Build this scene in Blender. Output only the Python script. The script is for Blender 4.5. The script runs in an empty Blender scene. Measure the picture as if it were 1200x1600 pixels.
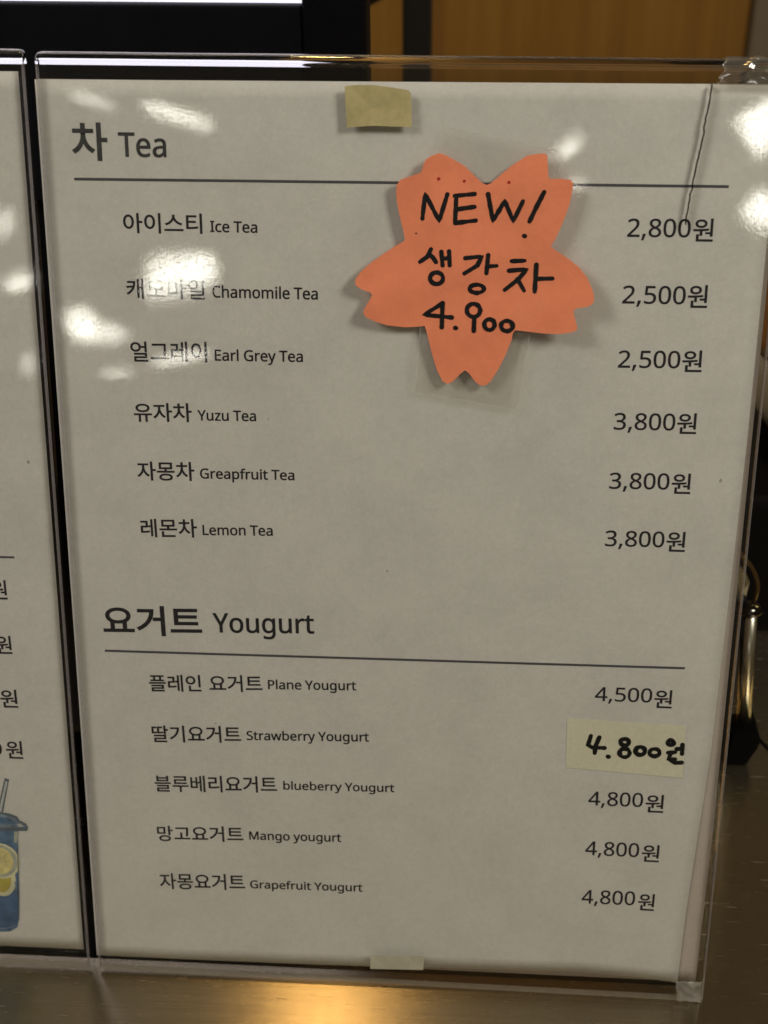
import bpy, bmesh, math, random
from mathutils import Vector, Matrix, noise

random.seed(7)
SC = bpy.context.scene
COL = SC.collection

# ------------------------------------------------------------------ camera
cam_d = bpy.data.cameras.new('Camera')
cam = bpy.data.objects.new('Camera', cam_d)
COL.objects.link(cam)
cam.matrix_world = Matrix(((0.99802, -0.02849, 0.05606, 0.01986),
                           (0.06235, 0.56431, -0.82318, -0.31544),
                           (-0.00819, 0.82505, 0.56501, 0.41566),
                           (0, 0, 0, 1)))
cam_d.sensor_fit = 'VERTICAL'
cam_d.sensor_height = 24.0
cam_d.lens = 33.0
cam_d.clip_start = 0.01
cam_d.clip_end = 50
cam_d.dof.use_dof = True
cam_d.dof.focus_distance = 0.43
cam_d.dof.aperture_fstop = 12.0
SC.camera = cam

# ------------------------------------------------------------------ world, lights, exposure
world = bpy.data.worlds.new('World')
SC.world = world
world.use_nodes = True
bg = world.node_tree.nodes['Background']
bg.inputs[0].default_value = (0.052, 0.042, 0.027, 1)
bg.inputs[1].default_value = 1.0

def area_lamp(name, loc, target, sx, sy, radiance, color, roll=0.0, shape='RECTANGLE', spread=math.pi):
    d = bpy.data.lights.new(name, 'AREA')
    d.shape = shape
    d.size, d.size_y = sx, sy
    d.energy = radiance * sx * sy * math.pi * (1.0 if shape == 'RECTANGLE' else 0.785)
    d.color = color
    d.spread = spread
    o = bpy.data.objects.new(name, d)
    COL.objects.link(o)
    q = (Vector(target) - Vector(loc)).to_track_quat('-Z', 'Y')
    o.rotation_euler = (q.to_matrix().to_4x4() @ Matrix.Rotation(roll, 4, 'Z')).to_euler()
    o.location = loc
    return o

# ceiling light over the customer's side and the warm downlight above the counter
area_lamp('ceiling_panel_lamp', (0.62, -0.34, 0.86), (0, 0.04, 0.2), 0.22, 0.22, 25.0, (1.0, 0.945, 0.825))
area_lamp('ceiling_fill_lamp', (-0.85, -0.5, 1.15), (0, 0.04, 0.2), 0.4, 0.4, 11.0, (1.0, 0.95, 0.86))
area_lamp('warm_downlight', (-0.155, 0.30, 1.55), (-0.03, 0.0, 0.0), 0.07, 0.07, 300.0, (1.0, 0.60, 0.20), shape='DISK')
area_lamp('wall_fill_lamp', (0.95, 0.62, 1.0), (0.05, 1.0, 0.1), 0.25, 0.25, 7.0, (1.0, 0.75, 0.30))  # added fill, only there to warm and brighten the wood panel
# added lamps, each sized and aimed to mirror as one acrylic glare patch
LC = (1.0, 0.98, 0.86)
GLARE_LAMPS = [  # point on the acrylic, mirrored direction, distance, size x, size y, roll, radiance, shape
    ((-0.0658, 0.0594, 0.2398), (-0.202, -0.976, 0.083), 2.5, 0.125, 0.044, 0.14, 11, 'RECTANGLE'),
    ((-0.0954, 0.0562, 0.2271), (-0.267, -0.962, 0.052), 2.5, 0.060, 0.060, 0.5, 8, 'ELLIPSE'),
    ((-0.0900, 0.0562, 0.2260), (-0.255, -0.964, 0.046), 2.5, 0.105, 0.030, 0.05, 8, 'ELLIPSE'),
    ((-0.0660, 0.0537, 0.2177), (-0.201, -0.977, 0.032), 2.5, 0.125, 0.020, 0.16, 9, 'ELLIPSE'),
    ((-0.0865, 0.0526, 0.2137), (-0.245, -0.969, 0.021), 2.5, 0.055, 0.012, 0.0, 8, 'ELLIPSE'),
    ((-0.0630, 0.0717, 0.2846), (-0.199, -0.961, 0.192), 2.5, 0.150, 0.017, -0.22, 13, 'ELLIPSE'),
    ((-0.0874, 0.0735, 0.2916), (-0.254, -0.947, 0.196), 2.5, 0.085, 0.009, -0.28, 11, 'ELLIPSE'),
    ((0.0450, 0.0697, 0.2775), (0.061, -0.982, 0.178), 2.5, 0.050, 0.022, 0.5, 10, 'ELLIPSE'),
    ((0.0500, 0.0670, 0.2680), (0.070, -0.985, 0.150), 2.5, 0.034, 0.014, -0.3, 7, 'ELLIPSE'),
    ((0.0990, 0.0708, 0.2815), (0.192, -0.965, 0.185), 2.5, 0.085, 0.075, 0.62, 11, 'RECTANGLE'),
    ((0.1002, 0.0649, 0.2594), (0.194, -0.973, 0.131), 2.5, 0.060, 0.060, 0.95, 10, 'RECTANGLE'),
    ((-0.1166, 0.0633, 0.2533), (-0.314, -0.943, 0.112), 2.5, 0.020, 0.036, 0.0, 9, 'ELLIPSE'),
    ((-0.1135, 0.0596, 0.2397), (-0.306, -0.948, 0.081), 2.5, 0.055, 0.030, 0.3, 9, 'ELLIPSE'),
    ((-0.1132, 0.0521, 0.2115), (-0.302, -0.953, 0.016), 2.5, 0.012, 0.042, 0.0, 8, 'ELLIPSE'),
]
for p, r, dist, sx, sy, roll, rad, shp in GLARE_LAMPS:
    p, r = Vector(p), Vector(r)
    area_lamp('glare_lamp', p + r * dist, p, sx, sy, rad * 1.8, LC, roll, shape=shp)

SC.view_settings.view_transform = 'Standard'
SC.view_settings.look = 'None'
SC.view_settings.exposure = 0.10
SC.view_settings.gamma = 1.0
SC.view_settings.use_curve_mapping = False
SC.cycles.use_denoising = True
SC.cycles.max_bounces = 16
SC.cycles.transmission_bounces = 14
SC.cycles.glossy_bounces = 8
SC.cycles.transparent_max_bounces = 24
SC.cycles.sample_clamp_indirect = 4.0

# ------------------------------------------------------------------ data measured on the sheets (millimetres)
# Sheet frame: x to the right, y up the sheet, z out of the sheet towards the customer.
RUNS = [('차','H',(-95.44,274.15),(-85.03,274.13),10.76,9),('Tea','C',(-81.89,275.41),(-68.05,275.43),6.86,5),('아이스티','K',(-81.67,253.61),(-58.38,253.79),5.89,2),('Ice Tea','C',(-56.09,254.4),(-42.25,254.36),3.25,1),('캐모마일','K',(-81.76,234.29),(-58.25,234.38),6.02,2),('Chamomile Tea','C',(-56.08,235.15),(-24.69,235.15),3.51,1),('얼그레이','K',(-81.47,215.06),(-58.22,215.46),6.32,2),('Earl Grey Tea','C',(-55.92,216.04),(-29.32,216.22),3.4,1),('유자차','K',(-81.44,196.35),(-63.55,196.69),5.96,2),('Yuzu Tea','C',(-61.83,197.24),(-43.86,197.44),3.32,1),('자몽차','K',(-81.32,177.43),(-63.42,177.75),6.18,2),('Greapfruit Tea','C',(-61.74,178.61),(-32.37,178.85),3.29,1),('레몬차','K',(-81.17,158.59),(-63.33,159.02),6.17,2),('Lemon Tea','C',(-61.57,159.91),(-39.43,160.35),3.41,1),('요거트','H',(-95.12,124.14),(-62.88,124.95),10.57,9),('Yougurt','C',(-59.26,126.51),(-26.62,127.31),6.83,3),('플레인 요거트','K',(-81.0,104.56),(-43.7,105.82),6.1,2),('Plane Yougurt','C',(-41.91,106.96),(-13.12,107.64),3.31,1),('딸기요거트','K',(-80.99,85.83),(-51.2,86.81),6.29,2),('Strawberry Yougurt','C',(-49.4,87.98),(-8.87,89.1),3.35,1),('블루베리요거트','K',(-80.93,67.09),(-39.56,68.47),6.28,2),('blueberry Yougurt','A',(-37.49,69.84),(-0.33,70.49),3.32,1),('망고요거트','K',(-80.96,47.82),(-51.4,48.83),6.08,2),('Mango yougurt','C',(-49.45,49.93),(-18.11,50.49),3.26,1),('자몽요거트','K',(-80.98,28.64),(-51.33,29.63),6.42,2),('Grapefruit Yougurt','C',(-49.59,30.6),(-10.84,31.13),3.15,1),('2,800','D',(64.53,255.09),(82.42,255.27),5.16,2),('원','K',(83.16,254.12),(88.89,254.15),6.53,2),('2,500','D',(64.37,235.84),(82.52,235.97),5.23,2),('원','K',(83.17,234.97),(88.86,235.01),6.7,2),('2,500','D',(64.34,216.69),(82.46,216.92),5.19,2),('원','K',(83.07,215.85),(88.84,215.91),6.54,2),('3,800','D',(64.28,197.64),(82.46,197.84),5.19,2),('원','K',(83.02,196.86),(88.8,196.89),6.44,2),('3,800','D',(64.08,178.92),(82.14,179.16),5.13,2),('원','K',(82.84,177.88),(88.56,177.91),6.53,2),('3,800','D',(63.91,160.21),(82.0,160.37),5.12,2),('원','K',(82.65,159.04),(88.41,159.03),6.62,2),('4,500','D',(63.87,106.97),(82.06,107.08),4.97,2),('원','K',(82.76,105.23),(88.45,105.21),6.49,2),('4,800','D',(63.9,68.51),(81.79,68.63),5.2,2),('원','K',(82.63,66.71),(88.63,66.7),6.74,2),('4,800','D',(63.92,49.44),(81.79,49.4),5.32,2),('원','K',(82.71,47.77),(88.56,47.71),6.63,2),('4,800','D',(63.79,30.35),(81.74,30.46),5.39,2),('원','K',(82.77,28.6),(88.32,28.51),6.68,2)]
LEFT_RUNS = [('원','K',(-131.07,135.62),(-125.91,135.71),6.71,2),('원','K',(-131.24,116.3),(-125.9,116.41),6.44,2),('원','K',(-131.38,96.66),(-125.54,96.76),6.63,2),('원','K',(-131.01,77.56),(-125.31,77.61),6.71,2),('0','D',(-136.18,78.7),(-132.45,78.74),4.87,2)]
BLOSSOM = [(-1.74,266.97),(-1.58,269.07),(-0.44,270.58),(1.87,271.33),(4.6,272.32),(5.38,272.75),(5.78,274.53),(6.54,276.2),(8.16,277.23),(10.26,277.96),(12.09,277.46),(14.54,276.14),(17.61,274.41),(20.1,272.07),(22.59,269.91),(23.82,269.33),(25.02,269.77),(27.37,271.88),(30.89,274.89),(34.99,277.6),(37.38,278.1),(39.47,278.31),(40.5,277.97),(40.79,275.62),(41.08,272.09),(41.59,271.38),(44.9,271.55),(47.32,271.29),(48.09,270.41),(47.96,268.33),(47.37,264.44),(45.8,259.6),(44.18,255.33),(42.66,252.56),(44.37,251.36),(47.85,249.28),(51.04,246.88),(53.34,244.14),(55.07,240.76),(55.71,238.28),(55.3,236.71),(53.8,235.86),(51.04,235.36),(50.02,234.72),(50.23,233.15),(51.19,230.32),(51.25,229.06),(50.17,228.4),(46.47,227.56),(42.1,227.4),(37.71,227.68),(33.63,227.98),(32.91,227.07),(32.67,225.15),(31.08,220.62),(29.03,216.04),(26.94,212.41),(25.39,211.06),(23.8,211.03),(22.17,212.3),(20.52,214.54),(19.22,215.49),(17.98,214.48),(15.5,211.81),(13.92,211.25),(12.62,212.07),(10.96,215.3),(9.27,220.45),(8.24,224.62),(7.56,227.16),(7.03,228.56),(5.01,228.26),(1.23,228.05),(-3.83,228.52),(-7.64,229.72),(-10.17,230.94),(-11.0,232.2),(-10.5,233.79),(-8.94,236.36),(-8.44,237.5),(-8.95,238.25),(-11.46,239.14),(-13.23,240.37),(-13.35,241.93),(-11.79,244.15),(-8.99,246.69),(-5.89,248.92),(-2.18,251.45),(0.59,253.04),(0.88,253.97),(0.23,256.71),(-0.74,260.65),(-1.52,264.26)]
BLOSSOM_INK = [[(5.85,259.72),(6.53,266.68),(10.66,259.14),(12.82,266.59)],[(14.91,266.21),(20.56,266.83)],[(15.39,266.21),(15.22,258.67)],[(15.31,262.42),(20.66,263.23)],[(15.28,258.61),(21.09,259.37)],[(24.39,266.77),(25.99,259.27),(29.14,265.05),(31.79,259.37),(34.3,265.13)],[(40.13,267.79),(38.19,263.69),(36.36,259.44)],[(35.01,255.35),(35.25,255.3)],[(8.48,251.03),(7.47,248.85),(5.33,247.27)],[(7.89,249.66),(9.15,248.57),(9.98,247.35)],[(11.47,250.34),(11.92,246.46)],[(13.69,250.51),(13.97,246.5)],[(11.82,248.31),(13.8,248.66)],[(12.13,242.73),(12.0,242.08),(11.61,241.53),(11.01,241.15),(10.3,241.01),(9.58,241.13),(8.97,241.48),(8.55,242.02),(8.4,242.66),(8.53,243.31),(8.92,243.86),(9.52,244.24),(10.23,244.38),(10.95,244.26),(11.56,243.91),(11.98,243.37),(12.13,242.73)],[(18.44,248.68),(23.24,249.26),(21.96,246.64),(18.31,244.28)],[(24.96,249.6),(24.63,244.4)],[(24.94,246.39),(27.53,246.62)],[(24.03,239.9),(23.89,239.44),(23.46,239.05),(22.8,238.78),(22.01,238.67),(21.23,238.75),(20.55,238.99),(20.1,239.37),(19.93,239.82),(20.07,240.28),(20.5,240.67),(21.16,240.94),(21.94,241.05),(22.73,240.97),(23.4,240.73),(23.86,240.35),(24.03,239.9)],[(31.79,248.06),(35.48,248.31)],[(31.1,245.27),(36.2,245.86),(33.85,242.84),(30.07,239.65)],[(33.67,242.83),(35.65,239.63)],[(38.85,247.27),(38.7,239.5)],[(38.91,243.18),(43.58,243.52)],[(12.17,235.39),(6.84,231.87),(14.9,231.27)],[(12.17,235.39),(12.07,228.28)],[(16.04,228.24),(16.23,228.18)],[(23.17,233.6),(23.04,232.87),(22.64,232.24),(22.02,231.82),(21.29,231.66),(20.54,231.79),(19.9,232.19),(19.46,232.79),(19.29,233.52),(19.42,234.25),(19.82,234.87),(20.44,235.29),(21.17,235.45),(21.92,235.32),(22.56,234.92),(23.0,234.32),(23.17,233.6)],[(21.54,231.6),(21.47,227.46)],[(27.5,229.5),(27.4,228.89),(27.09,228.37),(26.62,228.01),(26.04,227.88),(25.46,227.99),(24.96,228.32),(24.62,228.83),(24.49,229.44),(24.58,230.05),(24.89,230.57),(25.37,230.93),(25.94,231.06),(26.52,230.95),(27.02,230.62),(27.36,230.11),(27.5,229.5)],[(32.77,229.23),(32.66,228.65),(32.31,228.14),(31.78,227.8),(31.13,227.67),(30.48,227.77),(29.92,228.09),(29.54,228.58),(29.39,229.16),(29.49,229.75),(29.84,230.25),(30.38,230.59),(31.02,230.72),(31.67,230.62),(32.23,230.3),(32.61,229.81),(32.77,229.23)]]
RED_DOTS = [(10.23,270.86),(17.48,270.31),(30.1,270.2)]
BLACK_DOTS = [(4.08,255.43),(7.76,212.48)]
LOWER_TAPE = [(5.94,229.68),(37.88,226.54),(34.9,203.73),(4.69,208.59)]
UPPER_TAPE = [(12.52,284.96),(45.14,278.74),(40.52,261.93),(7.04,268.6)]
STICKER = [(55.81,82.33),(94.02,80.09),(93.65,99.21),(55.38,100.43)]
STICKER_INK = [[(63.35,94.37),(62.63,90.99),(63.97,90.1),(67.96,90.09)],[(66.1,93.93),(65.08,90.66),(64.92,88.07)],[(69.28,87.04),(69.48,86.92)],[(75.72,92.57),(75.65,92.13),(75.38,91.74),(74.95,91.47),(74.44,91.36),(73.91,91.43),(73.46,91.66),(73.14,92.02),(73.01,92.46),(73.08,92.91),(73.35,93.29),(73.78,93.56),(74.29,93.67),(74.82,93.6),(75.27,93.37),(75.59,93.01),(75.72,92.57)],[(76.21,88.64),(76.12,88.04),(75.8,87.52),(75.3,87.16),(74.68,87.02),(74.05,87.11),(73.5,87.42),(73.12,87.91),(72.95,88.5),(73.04,89.1),(73.36,89.61),(73.87,89.97),(74.48,90.11),(75.11,90.02),(75.66,89.71),(76.05,89.22),(76.21,88.64)],[(81.07,89.58),(81.0,89.01),(80.7,88.53),(80.23,88.19),(79.66,88.05),(79.07,88.14),(78.56,88.43),(78.2,88.89),(78.05,89.45),(78.13,90.01),(78.42,90.5),(78.89,90.84),(79.46,90.97),(80.05,90.89),(80.56,90.59),(80.92,90.13),(81.07,89.58)],[(85.83,89.18),(85.74,88.66),(85.42,88.22),(84.92,87.91),(84.3,87.78),(83.68,87.85),(83.13,88.12),(82.75,88.54),(82.59,89.04),(82.67,89.56),(82.99,90.0),(83.5,90.31),(84.11,90.44),(84.74,90.37),(85.29,90.1),(85.67,89.68),(85.83,89.18)],[(90.11,93.01),(90.06,92.68),(89.87,92.4),(89.57,92.2),(89.2,92.12),(88.82,92.17),(88.49,92.34),(88.26,92.61),(88.16,92.93),(88.21,93.26),(88.4,93.54),(88.7,93.74),(89.07,93.82),(89.45,93.77),(89.78,93.6),(90.01,93.34),(90.11,93.01)],[(92.95,92.36),(93.06,89.02)],[(91.27,90.7),(92.76,90.9)],[(88.59,89.25),(90.83,89.52)],[(89.5,89.12),(88.84,86.85),(90.92,86.94)],[(89.55,86.54),(91.05,85.65),(93.16,85.83)]]
TOP_TAPE = [(-16.21,290.64),(-15.85,284.6),(-12.1,284.88),(-7.98,285.16),(-3.15,284.99),(2.4,284.94),(2.2,290.39),(1.98,294.03),(1.3,294.87),(-3.26,295.5),(-8.53,296.13),(-12.85,296.08),(-16.45,295.7)]
BOTTOM_TAPE = [(-7.86,1.41),(10.57,1.99),(10.84,7.77),(-7.74,7.2)]
CRACK = [(84.99,297.33),(84.53,292.39),(83.91,287.24),(83.56,282.92),(82.75,277.68),(82.0,271.51),(81.35,266.17),(80.66,258.98)]
CUP = [(-135.22,56.18),(-131.05,56.14),(-129.03,55.29),(-128.46,53.75),(-126.45,52.66),(-125.74,51.12),(-126.11,49.92),(-128.45,49.41),(-129.35,44.2),(-131.09,23.1),(-131.76,16.47),(-132.66,11.44),(-132.65,9.77),(-134.92,8.4),(-139.3,7.58)]
LEMON = [(-135.59,38.3),(-129.66,38.59),(-136.33,29.37),(-137.68,26.85),(-133.69,27.06),(-138.23,20.26)]
STRAW = [(-132.58,69.51),(-130.28,69.84),(-132.96,58.24),(-135.91,56.15)]
RIMS = [(-131.46,69.79),(-134.76,56.59),(-139.02,2.29)]
GLARE = [(-65.84,240.61),(-95.39,228.52),(-69.65,218.74),(-86.46,214.61),(-63.0,288.04),(-87.45,295.26),(45.04,280.66),(98.04,284.84),(100.2,262.0),(-116.55,255.66),(-113.46,241.6),(-113.19,212.4)]
GLYPHS = {'거':(968,'526,488 526,416 748,416 748,-82 834,-82 834,870 748,870 748,488/94,767 94,696 441,696 427,604 401,516 361,434 307,358 238,288 154,224 53,167 100,99 223,171 323,253 401,343 459,440 499,543 521,653 528,767'),
'고':(968,'144,774 144,703 723,703 723,681 721,559 712,417 687,250 775,240 800,414 809,557 810,681 810,774/387,464 387,124 53,124 53,52 912,52 912,124 473,124 473,464'),
'그':(968,'53,129 53,57 912,57 912,129/146,769 146,697 711,697 711,673 710,546 700,397 673,220 762,210 787,395 796,545 797,673 797,769'),
'기':(968,'746,870 746,-82 833,-82 833,870/108,767 108,696 465,696 451,602 422,513 380,431 323,355 252,285 166,222 64,166 110,96 235,167 338,248 419,338 479,436 521,541 546,651 553,767'),
'딸':(968,'721,870 721,378 808,378 808,591 932,591 932,663 808,663 808,870/189,1 189,-69 843,-69 843,1 275,1 275,104 808,104 808,336 187,336 187,266 723,266 723,169 189,169/87,809 87,431 129,431 193,432 266,438 349,451 340,523 279,511 222,505 170,503 170,739 326,739 326,809/380,809 380,434 426,434 515,435 593,441 672,454 664,526 598,514 534,507 464,505 464,739 631,739 631,809'),
'레':(968,'776,870 776,-82 859,-82 859,870/82,765 82,693 337,693 337,505 84,505 84,153 147,153 264,154 382,162 508,180 501,251 384,235 275,227 168,225 168,434 421,434 421,765/584,847 584,528 466,528 466,457 584,457 584,-32 666,-32 666,847'),
'루':(968,'158,462 158,390 831,390 831,462 245,462 245,583 810,583 810,832 155,832 155,762 722,762 722,650 158,650/52,292 52,221 438,221 438,-83 525,-83 525,221 914,221 914,292'),
'리':(968,'746,870 746,-83 832,-83 832,870/105,782 105,710 457,710 457,512 107,512 107,147 186,147 345,150 501,160 665,182 656,254 498,233 347,223 196,220 196,442 545,442 545,782'),
'마':(968,'90,774 90,160 527,160 527,774/441,705 441,230 176,230 176,705/696,870 696,-82 784,-82 784,417 939,417 939,490 784,490 784,870'),
'망':(968,'92,797 92,388 529,388 529,797/444,727 444,459 177,459 177,727/488,276 410,272 341,260 283,241 237,215 203,182 182,143 175,98 182,52 203,13 237,-20 283,-46 341,-65 410,-77 488,-81 566,-77 634,-65 692,-46 738,-20 771,13 792,52 800,98 792,143 771,182 738,215 692,241 634,260 566,272/488,205 545,203 595,196 636,184 670,168 694,149 709,125 714,98 709,70 694,46 670,26 636,10 595,-1 545,-8 488,-11 431,-8 381,-1 340,10 306,26 281,46 266,70 261,98 266,125 281,149 306,168 340,184 381,196 431,203/704,870 704,308 791,308 791,561 931,561 931,633 791,633 791,870'),
'모':(968,'725,721 725,412 239,412 239,721/154,791 154,343 439,343 439,113 53,113 53,40 915,40 915,113 525,113 525,343 810,343 810,791'),
'몬':(968,'716,754 716,559 248,559 248,754/53,364 53,292 912,292 912,364 526,364 526,488 802,488 802,824 163,824 163,488 439,488 439,364/163,213 163,-61 816,-61 816,11 250,11 250,213'),
'몽':(968,'716,761 716,582 248,582 248,761/482,257 399,253 328,242 268,225 220,200 185,169 163,132 156,88 163,45 185,7 220,-24 268,-48 328,-66 399,-77 482,-81 564,-77 635,-66 695,-48 743,-24 778,7 800,45 807,88 800,132 778,169 743,200 695,225 635,242 564,253/482,189 542,187 594,181 638,170 673,155 698,136 714,114 720,88 714,62 698,40 673,21 638,7 594,-4 542,-10 482,-13 422,-10 369,-4 326,7 291,21 265,40 249,62 244,88 249,114 265,136 291,155 326,170 369,181 422,187/53,403 53,332 912,332 912,403 526,403 526,511 802,511 802,830 163,830 163,511 439,511 439,403'),
'베':(968,'169,473 370,473 370,229 169,229/777,870 777,-82 862,-82 862,870/588,849 588,509 450,509 450,776 370,776 370,544 169,544 169,776 86,776 86,157 450,157 450,437 588,437 588,-35 671,-35 671,849'),
'블':(968,'166,853 166,539 800,539 800,853 713,853 713,764 252,764 252,853/252,697 713,697 713,607 252,607/53,459 53,389 912,389 912,459/159,-3 159,-72 830,-72 830,-3 244,-3 244,90 802,90 802,303 157,303 157,237 716,237 716,154 159,154'),
'스':(968,'53,119 53,46 915,46 915,119/433,804 433,731 423,663 394,599 350,540 294,488 229,445 160,413 88,392 127,320 189,338 250,365 307,398 361,438 408,485 449,537 480,593 511,536 552,484 599,438 652,397 710,364 770,338 832,320 872,392 800,413 730,445 665,488 609,540 565,599 535,663 525,731 525,804'),
'아':(968,'305,796 248,789 197,766 152,730 116,680 89,619 72,547 66,465 72,383 89,310 116,249 152,199 197,163 248,140 305,133 362,140 414,163 458,199 494,249 521,310 538,383 544,465 538,547 521,619 494,680 458,730 414,766 362,789/305,719 343,713 376,695 405,667 429,629 446,582 457,527 461,465 457,402 446,347 429,300 405,262 376,234 343,216 305,210 268,216 234,234 205,262 182,300 164,347 153,402 149,465 153,527 164,582 182,629 205,667 234,695 268,713/696,870 696,-82 784,-82 784,417 939,417 939,490 784,490 784,870'),
'얼':(968,'312,766 351,762 385,752 415,736 439,714 458,687 469,656 473,622 469,587 458,556 439,529 415,507 385,490 351,480 312,477 274,480 239,490 209,507 185,529 166,556 154,587 150,622 154,656 166,687 185,714 209,736 239,752 274,762/312,837 254,832 202,817 156,793 119,760 91,720 73,674 67,622 73,570 91,523 119,483 156,450 202,426 254,410 312,405 365,409 413,422 455,443 492,470 520,504 541,543 553,587 748,587 748,386 834,386 834,870 748,870 748,659 553,659 541,702 520,741 491,774 455,801 413,821 365,833/224,1 224,-69 870,-69 870,1 310,1 310,104 834,104 834,333 222,333 222,264 748,264 748,170 224,170'),
'요':(968,'482,741 544,736 600,724 649,705 689,679 719,646 737,608 744,565 737,522 719,484 689,452 649,425 600,406 544,393 482,389 419,393 363,406 315,425 276,452 246,484 227,522 221,565 227,608 246,646 276,679 315,705 363,724 419,736/482,810 399,804 326,787 262,760 209,724 170,678 145,625 137,565 140,529 148,496 162,465 181,437 204,412 232,389 264,369 264,113 53,113 53,40 915,40 915,113 703,113 703,370 734,390 762,412 785,438 803,466 817,496 825,530 828,565 819,625 795,678 755,724 703,760 639,787 565,804/350,113 350,337 392,328 436,323 482,321 529,323 574,328 615,337 615,113'),
'원':(968,'357,831 300,827 250,816 206,797 171,772 145,742 129,706 123,665 129,624 145,588 171,557 206,533 250,515 300,504 357,500 413,504 464,515 507,533 542,557 568,588 585,624 590,665 585,706 568,742 542,772 507,797 464,816 413,827/357,766 393,763 425,757 453,745 476,730 493,712 503,690 507,665 503,640 493,618 476,600 453,585 425,574 393,567 357,565 320,567 287,574 259,585 237,600 220,618 209,640 205,665 209,690 220,712 237,730 259,745 287,757 320,763/59,358 322,362 322,179 409,179 409,367 496,374 582,382 667,394 661,458 451,439 240,431 47,429/550,307 550,244 744,244 744,146 831,146 831,869 744,869 744,307/182,217 182,-61 854,-61 854,11 269,11 269,217'),
'유':(968,'481,832 400,827 328,813 267,790 217,759 180,721 156,675 148,624 156,573 180,528 217,490 267,459 328,436 400,422 481,418 562,422 634,436 695,459 746,490 783,528 806,573 814,624 806,675 783,721 746,759 695,790 634,813 562,827/481,762 540,758 593,749 638,734 675,713 702,688 719,658 725,624 719,590 702,561 675,536 638,515 593,500 540,491 481,488 422,491 369,500 324,515 288,536 261,561 244,590 238,624 244,658 261,688 288,713 324,734 369,749 422,758/52,328 52,257 274,257 274,-82 363,-82 363,257 601,257 601,-82 689,-82 689,257 914,257 914,328'),
'이':(968,'744,870 744,-83 831,-83 831,870/329,796 271,789 220,766 175,730 138,680 111,619 93,547 87,465 93,383 111,310 138,249 175,199 220,163 271,140 329,133 387,140 438,163 483,199 519,249 547,310 564,383 570,465 564,547 547,619 519,680 483,730 438,766 387,789/329,719 367,713 401,695 430,667 453,629 471,582 482,527 486,465 482,402 471,347 453,300 430,262 401,234 367,216 329,210 291,216 257,234 228,262 204,300 186,347 175,402 171,465 175,527 186,582 204,629 228,667 257,695 291,713'),
'인':(968,'745,869 745,175 832,175 832,869/322,803 264,797 211,780 165,754 127,718 98,675 80,625 74,569 80,513 98,462 127,419 165,383 211,357 264,340 322,335 380,340 433,357 479,383 517,419 546,462 564,513 570,569 564,625 546,675 517,718 479,754 433,780 380,797/322,727 360,723 395,712 425,694 450,670 469,641 481,607 485,569 481,531 469,497 450,468 425,444 395,426 360,415 322,411 284,415 249,426 219,444 194,468 175,497 163,531 159,569 163,607 175,641 194,670 219,694 249,712 284,723/221,245 221,-61 862,-61 862,11 308,11 308,245'),
'일':(968,'320,835 261,830 209,815 163,791 126,759 98,720 80,675 74,624 80,573 98,528 126,489 163,457 209,433 261,419 320,413 378,419 431,433 476,457 513,489 541,528 559,573 565,624 559,675 541,720 513,759 476,791 431,815 378,830/320,763 358,759 392,750 422,734 447,713 465,687 477,657 481,624 477,590 465,560 447,535 422,514 392,498 358,488 320,485 282,488 247,498 218,514 193,535 175,560 163,590 159,624 163,657 175,687 193,713 218,734 247,750 282,759/745,870 745,383 832,383 832,870/220,1 220,-69 865,-69 865,1 304,1 304,105 832,105 832,336 217,336 217,266 746,266 746,170 220,170'),
'자':(968,'70,772 70,700 287,700 287,580 281,510 261,439 232,372 193,309 146,253 94,206 37,170 88,101 133,128 175,163 215,204 251,251 283,302 310,358 331,416 353,362 379,311 410,264 444,221 483,183 524,150 568,124 618,194 561,228 509,273 464,326 426,385 398,448 380,514 373,580 373,700 584,700 584,772/696,870 696,-82 784,-82 784,412 939,412 939,486 784,486 784,870'),
'차':(968,'283,852 283,705 69,705 69,634 284,634 284,562 278,492 261,424 233,360 197,300 152,248 101,203 43,169 93,102 138,128 180,160 218,198 252,241 283,289 308,340 328,394 348,344 372,296 401,252 433,211 470,175 510,145 552,120 602,186 546,220 496,263 453,314 418,371 391,432 375,496 369,562 369,634 581,634 581,705 370,705 370,852/696,870 696,-82 784,-82 784,406 939,406 939,480 784,480 784,870'),
'캐':(968,'566,847 566,-35 648,-35 648,413 776,413 776,-82 861,-82 861,870 776,870 776,485 648,485 648,847/106,755 106,684 385,684 380,634 373,585 362,538 59,518 72,442 339,469 316,422 288,376 255,332 216,290 170,250 118,212 59,177 109,114 220,186 307,267 373,355 420,449 450,548 466,650 471,755'),
'트':(968,'53,114 53,41 915,41 915,114/163,788 163,286 816,286 816,357 251,357 251,506 786,506 786,576 251,576 251,716 807,716 807,788'),
'티':(968,'746,870 746,-82 833,-82 833,870/113,784 113,147 188,147 354,150 501,159 646,178 636,249 498,230 358,221 199,219 199,446 539,446 539,517 199,517 199,711 573,711 573,784'),
'플':(968,'53,446 53,376 912,376 912,446/136,592 136,525 827,525 827,592 687,592 687,773 830,773 830,841 133,841 133,773 276,773 276,592/363,773 600,773 600,592 363,592/159,-4 159,-72 830,-72 830,-4 244,-4 244,83 802,83 802,292 157,292 157,227 716,227 716,146 159,146'),
',':(268,'192,105 185,81 178,56 169,29 138,-52 106,-129 41,-129 60,-48 78,38 91,116 185,116'),
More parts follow.
